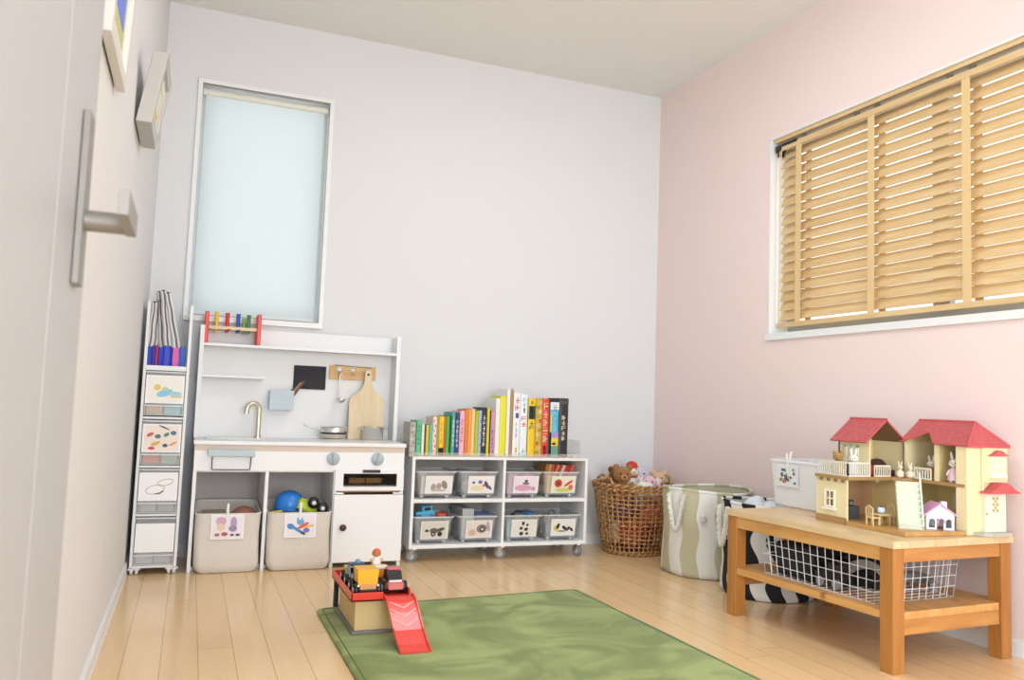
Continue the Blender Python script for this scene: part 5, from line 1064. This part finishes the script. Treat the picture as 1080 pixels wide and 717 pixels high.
# little white doghouse with pink roof
t2 = thing('toy_doghouse', 'small white toy house with a pink roof in front of the dollhouse', 'toy house', (2.385, -2.03, h0), -.5)
Wt = mat('f0eef2', .4); PK = mat('e3a8d6', .4); hw, hd_, hh = .042, .036, .048
mb = MB()
mb.box(hw-.003, hw, -hd_, hd_, .0005, hh, Wt).box(-hw, -hw+.003, -hd_, hd_, .0005, hh, Wt)
for y in (hd_-.003,): mb.prism([(-hw, .0005), (hw, .0005), (hw, hh), (0, hh+.028), (-hw, hh)], lambda a, b, d: (a, d, b), Wt, y, y+.003)
fr = [(-hw, -.032), (-.015, -.008), (.010, .032)]
mb.prism([(-hw, hh-.014), (hw, hh-.014), (hw, hh), (0, hh+.028), (-hw, hh)], lambda a, b, d: (a, d, b), Wt, -hd_, -hd_+.003)
for a, b in ((-hw, -.033), (-.015, -.010), (.010, .016), (.033, hw)): mb.box(a, b, -hd_, -hd_+.003, .0005, hh-.014, Wt)
for a, b in ((-.033, -.015), (.016, .033)): mb.box(a, b, -hd_, -hd_+.003, .0005, .007, Wt)
build('walls', mb, t2, local=True)
mb = MB()
for a in (-.024, .003, .0245): mb.tube([(a-.0095, -hd_-.001, .02), (a-.009, -hd_-.001, .030), (a, -hd_-.001, .036), (a+.009, -hd_-.001, .030), (a+.0095, -hd_-.001, .02)], .0018, mat('d9a8c8' if a == .003 else 'e8e6ee', .4), 5)
build('arches', mb, t2, local=True)
mb = MB()
for s in (-1, 1):
    mb.loft([[(0, y, hh+.034) for y in (-hd_-.007, hd_+.006)] + [(s*(hw+.008), y, hh-.004) for y in (hd_+.006, -hd_-.007)], [(0, y, hh+.030) for y in (-hd_-.007, hd_+.006)] + [(s*(hw+.008), y, hh-.008) for y in (hd_+.006, -hd_-.007)]], PK, False)
build('roof', mb, t2, local=True); build('chimney', MB().box(.014, .030, -.008, .01, hh+.008, hh+.036, mat('f0e2ee', .4)), t2, local=True)
build('floor_plate', MB().box(-hw+.003, hw-.003, -hd_+.003, hd_-.003, .0005, .003, mat('8a6a5a', .6)), t2, local=True)
build('doll_dog', MB().ell((2.384, -2.035, h0+.017), (.008, .008, .013), mat('d9a890', .9)).ell((2.384, -2.037, h0+.035), .008, mat('e8c0a8', .9)), None, 'tiny tan animal doll inside the white toy house', 'doll', loc=(2.384, -2.035, h0+.004))

# ================================================================== RUG
rug = [(.638, -1.086), (1.654, -1.004), (1.690, -2.66), (.640, -2.66)]
def inset(pts, d):
    n = len(pts); o = []
    c = Vector((sum(p[0] for p in pts)/n, sum(p[1] for p in pts)/n))
    for i in range(n):
        p0, p, p1 = Vector(pts[i-1]), Vector(pts[i]), Vector(pts[(i+1) % n]); e0, e1 = (p-p0).normalized(), (p1-p).normalized()
        n0, n1 = Vector((-e0.y, e0.x)), Vector((-e1.y, e1.x))
        if (c-p).dot(n0) < 0: n0, n1 = -n0, -n1
        o.append(p+(n0+n1)*d/(1+n0.dot(n1)))
    return o
def rounded(pts, r, k=5):
    o = []; n = len(pts)
    for i in range(n):
        p0, p, p1 = Vector(pts[i-1]), Vector(pts[i]), Vector(pts[(i+1) % n]); a = p+(p0-p).normalized()*r; b = p+(p1-p).normalized()*r
        for j in range(k+1): u = j/k; o.append(a*(1-u)**2+p*2*u*(1-u)+b*u*u)
    return o
RM = rug_mat(); mb = MB(); rings = []
for d, z in ((.004, .0), (.0, .004), (.003, .011), (.012, .0145), (.017, .0115), (.022, .0135), (.06, .0138)):
    rings.append([(p.x, p.y, z) for p in rounded(inset(rug, d), .03)])
mb.loft(rings, RM); rg = build('rug', mb, None, 'green soft pile rug on the wooden floor in the middle of the room', 'rug', loc=(1.15, -1.8, 0))

build('edge_binding', MB().tube([(p.x, p.y, .0122) for p in rounded(inset(rug, .0172), .02)], .0022, mat('66713c', .9), 6, True), rg, label='dark green stitched edge line')
# ================================================================== TOY GARAGE ON THE RUG
g0 = .0145
gt = thing('toy_garage', 'red topped toy car garage with a red ramp on the green rug', 'toy garage', (.77, -1.3, g0))
R2_ = mat('e0402f', .28, name='garage_red')
x0, x1, y0, y1, z0, z1 = .683, .872, -1.462, -1.105, .116, .142
rp0 = .780
mb = MB().box(x0, x1, y0, y1, z0, z0+.006, R2_).box(x0, x0+.005, y0, y1, z0, z1, R2_).box(x1-.005, x1, y0+.03, y1, z0, z1, R2_).box(x0, x1, y1-.005, y1, z0, z1, R2_).box(x0, rp0, y0, y0+.005, z0, z1, R2_)
build('tray', mb, gt, bevel=.0012)
BX = mat('d8bc84', .6, name='garage_tan')
build('garage_box', MB().box(.703, .826, -1.43, -1.155, g0+.008, z0, BX), gt, bevel=.001)
build('base', MB().box(.693, .834, -1.442, -1.09, g0, g0+.010, mat('7d7a74', .5)), gt, bevel=.002)
build('pillar', MB().box(.690, .704, -1.135, -1.108, g0+.010, z0, mat('1e1d1d', .5)).box(.835, .850, -1.135, -1.108, g0, z0, mat('1e1d1d', .5)), gt, bevel=.002)
# ramp
rm = []
prof = [(-1.455, z0+.008), (-1.475, z0+.007), (-1.50, z0-.004), (-1.53, z0-.024), (-1.58, z0-.062), (-1.63, g0+.012), (-1.662, g0+.001)]
mb = MB(); Rx = lambda u: (rp0+.004*u, x1+.004*u)
top = []; 
for (y, z), u in zip(prof, range(7)):
    a, b = rp0+u*.0015, x1+u*.0012
    rm.append([(a, y, z), (a, y, z+.011 if u < 6 else z+.008), (a+.004, y, z+.011 if u < 6 else z+.008), (a+.004, y, z+.004), (b-.004, y, z+.004), (b-.004, y, z+.011 if u < 6 else z+.008), (b, y, z+.011 if u < 6 else z+.008), (b, y, z)])
mb.loft(rm, mat('e2453a', .27, name='ramp_red'), False); rp = build('ramp', mb, gt)
mb = MB()
def rz_(y):
    for (ya_, za_), (yb2, zb2) in zip(prof, prof[1:]):
        if yb2 <= y <= ya_: return za_+(zb2-za_)*(y-ya_)/(yb2-ya_)+.0045
    return prof[-1][1]+.0045
for yk in (-1.495, -1.520, -1.548):
    xm = (rp0+x1)/2+.004
    for s in (-1, 1):
        rings = []
        for k in range(6):
            u = k/5; xx = xm+s*.038*(1-u); y = yk-.022*u
            rings.append([(xx, y-.0022, rz_(y-.0022)), (xx, y+.0022, rz_(y+.0022)), (xx, y+.0022, rz_(y+.0022)+.0008), (xx, y-.0022, rz_(y-.0022)+.0008)])
        mb.loft(rings, mat('f0a89c', .4), False)
build('chevrons', mb, rp, label='pale chevron arrows')
# vehicles
def vehicle(name, label, cx, cy, w, l, z, body_fn):
    t = thing(name, label, 'toy vehicle', (cx, cy, z))
    build('chassis', MB().box(cx-w*.36, cx+w*.36, cy-l/2, cy+l/2, z+.010, z+.024, BLACK), t, bevel=.003)
    body_fn(t)
    for sx in (-1, 1):
        for sy in (-1, 1):
            wx, wy = cx+sx*w*.44, cy+sy*l*.30; r = .0188
            wl_ = build('wheel', MB().lathe([(r*.6, -.009), (r, -.008), (r, .008), (r*.6, .009)], BLACK, (wx, wy, z+r+.0003), 18, (0, PI/2, 0)), t)
            build('hub', MB().lathe([(r*.55, 0), (r*.5, .0012), (r*.2, .002)], mat('e6e6e6', .3), (wx+sx*.0085, wy, z+r), 14, (0, sx*PI/2, 0)), wl_)
    return t
zv = z0+.0063
def yel(t):
    cx, cy = .738, -1.385; Y_ = mat('f2b51e', .35)
    build('dump_bed', MB().prism([(-.029, zv+.036), (.029, zv+.036), (.033, zv+.082), (-.033, zv+.082)], lambda a, b, d: (cx+a, cy+d, b), Y_, -.045, .02), t, bevel=.003)
    build('tailgate', MB().box(cx-.025, cx+.025, cy-.052, cy-.046, zv+.018, zv+.038, mat('d99a62', .4)), t, bevel=.0015)
    build('cab', MB().box(cx-.028, cx+.028, cy+.024, cy+.055, zv+.024, zv+.078, mat('2c2c30', .4)), t, bevel=.003)
    build('lights', MB().ell((cx-.03, cy-.05, zv+.034), .005, STEEL).ell((cx+.03, cy-.05, zv+.034), .005, STEEL).box(cx-.006, cx+.004, cy-.054, cy-.05, zv+.006, zv+.011, mat('e8e8e8', .4)), t)
vehicle('toy_dump_truck', 'yellow toy dump truck with black wheels on the garage roof', .738, -1.385, .078, .11, zv, yel)
def redc(t):
    cx, cy = .828, -1.365; Rr = mat('d8504a', .3)
    build('body', MB().box(cx-.027, cx+.027, cy-.052, cy+.05, zv+.016, zv+.036, Rr), t, bevel=.004)
    build('cabin', MB().prism([(-.045, zv+.036), (.03, zv+.036), (.018, zv+.066), (-.022, zv+.066)], lambda a, b, d: (cx+d, cy+a, b), BLACK, -.023, .023), t, bevel=.002)
    build('roof', MB().box(cx-.021, cx+.021, cy-.020, cy+.016, zv+.0662, zv+.074, mat('c86a70', .35)), t, bevel=.004)
    build('bumper', MB().box(cx-.022, cx+.022, cy-.056, cy-.052, zv+.016, zv+.034, mat('d98078', .35)).box(cx-.020, cx+.020, cy-.050, cy-.040, zv+.037, zv+.042, mat('f0f0f0', .4)), t)
vehicle('toy_car', 'red toy car with black windows at the right of the dump truck', .828, -1.365, .066, .105, zv, redc)
def blu(t):
    cx, cy = .734, -1.235
    build('cab', MB().box(cx-.027, cx+.027, cy-.05, cy+.0, zv+.024, zv+.064, mat('8fa3b0', .35)), t, bevel=.004)
    build('windscreen', MB().box(cx-.023, cx+.023, cy-.0525, cy-.0502, zv+.044, zv+.060, mat('23262c', .2)).box(cx-.02, cx+.018, cy-.0525, cy-.0502, zv+.028, zv+.038, mat('f0f0f0', .4)), t)
    build('roof', MB().box(cx-.025, cx+.025, cy-.048, cy-.004, zv+.0642, zv+.070, mat('3c4650', .4)), t, bevel=.002)
    build('beacon', MB().lathe([(.009, 0), (.009, .006), (.006, .011), (.001, .012)], mat('6f9ac6', .3), (cx+.004, cy-.025, zv+.0702), 14), t)
    build('bed', MB().box(cx-.027, cx+.027, cy+.002, cy+.055, zv+.024, zv+.05, mat('dcc24a', .4)), t, bevel=.003)
vehicle('toy_truck', 'grey toy truck with a blue roof light behind the dump truck', .734, -1.235, .066, .115, zv, blu)
def ora(t):
    cx, cy = .815, -1.225
    build('body', MB().box(cx-.026, cx+.026, cy-.045, cy+.045, zv+.020, zv+.048, mat('ee9a3a', .35)), t, bevel=.004)
    build('hood', MB().box(cx-.022, cx+.022, cy-.048, cy-.01, zv+.0482, zv+.058, mat('f2e6d6', .4)), t, bevel=.003)
vehicle('toy_loader', 'orange and cream toy vehicle behind the red car on the garage', .815, -1.225, .066, .10, zv, ora)
t2 = thing('toy_figure', 'small orange haired toy figure riding on the orange vehicle', 'toy figure', (.806, -1.225, zv+.0585))
fzz = zv+.0585
build('body', MB().loft([[(.806+a*k, -1.225+b*k, fzz+z) for a, b in rrect(.026, .018, .006, 3)] for z, k in ((.0, 1.15), (.012, 1.0), (.022, .75))], mat('f0e6dc', .6)).ell((.789, -1.228, fzz+.012), (.006, .005, .007), mat('e2b08a', .6)).ell((.823, -1.228, fzz+.012), (.006, .005, .007), mat('e2b08a', .6)), t2)
hd = build('head', MB().ell((.806, -1.225, fzz+.034), (.011, .0105, .013), mat('d08a5c', .6)).cyl((.806, -1.225, fzz+.02), (.806, -1.225, fzz+.026), .005, mat('d08a5c', .6)), t2)
build('hair', MB().ell((.806, -1.223, fzz+.040), (.0125, .0115, .009), mat('e0693a', .7)).ell((.795, -1.222, fzz+.033), (.004, .007, .008), mat('e0693a', .7)).ell((.817, -1.222, fzz+.033), (.004, .007, .008), mat('e0693a', .7)), hd)
build('face', MB().ell((.802, -1.235, fzz+.035), .0013, BLACK, n=6, k=4).ell((.810, -1.235, fzz+.035), .0013, BLACK, n=6, k=4).ell((.806, -1.2358, fzz+.031), .0015, mat('a85a3c', .6), n=6, k=4), hd)
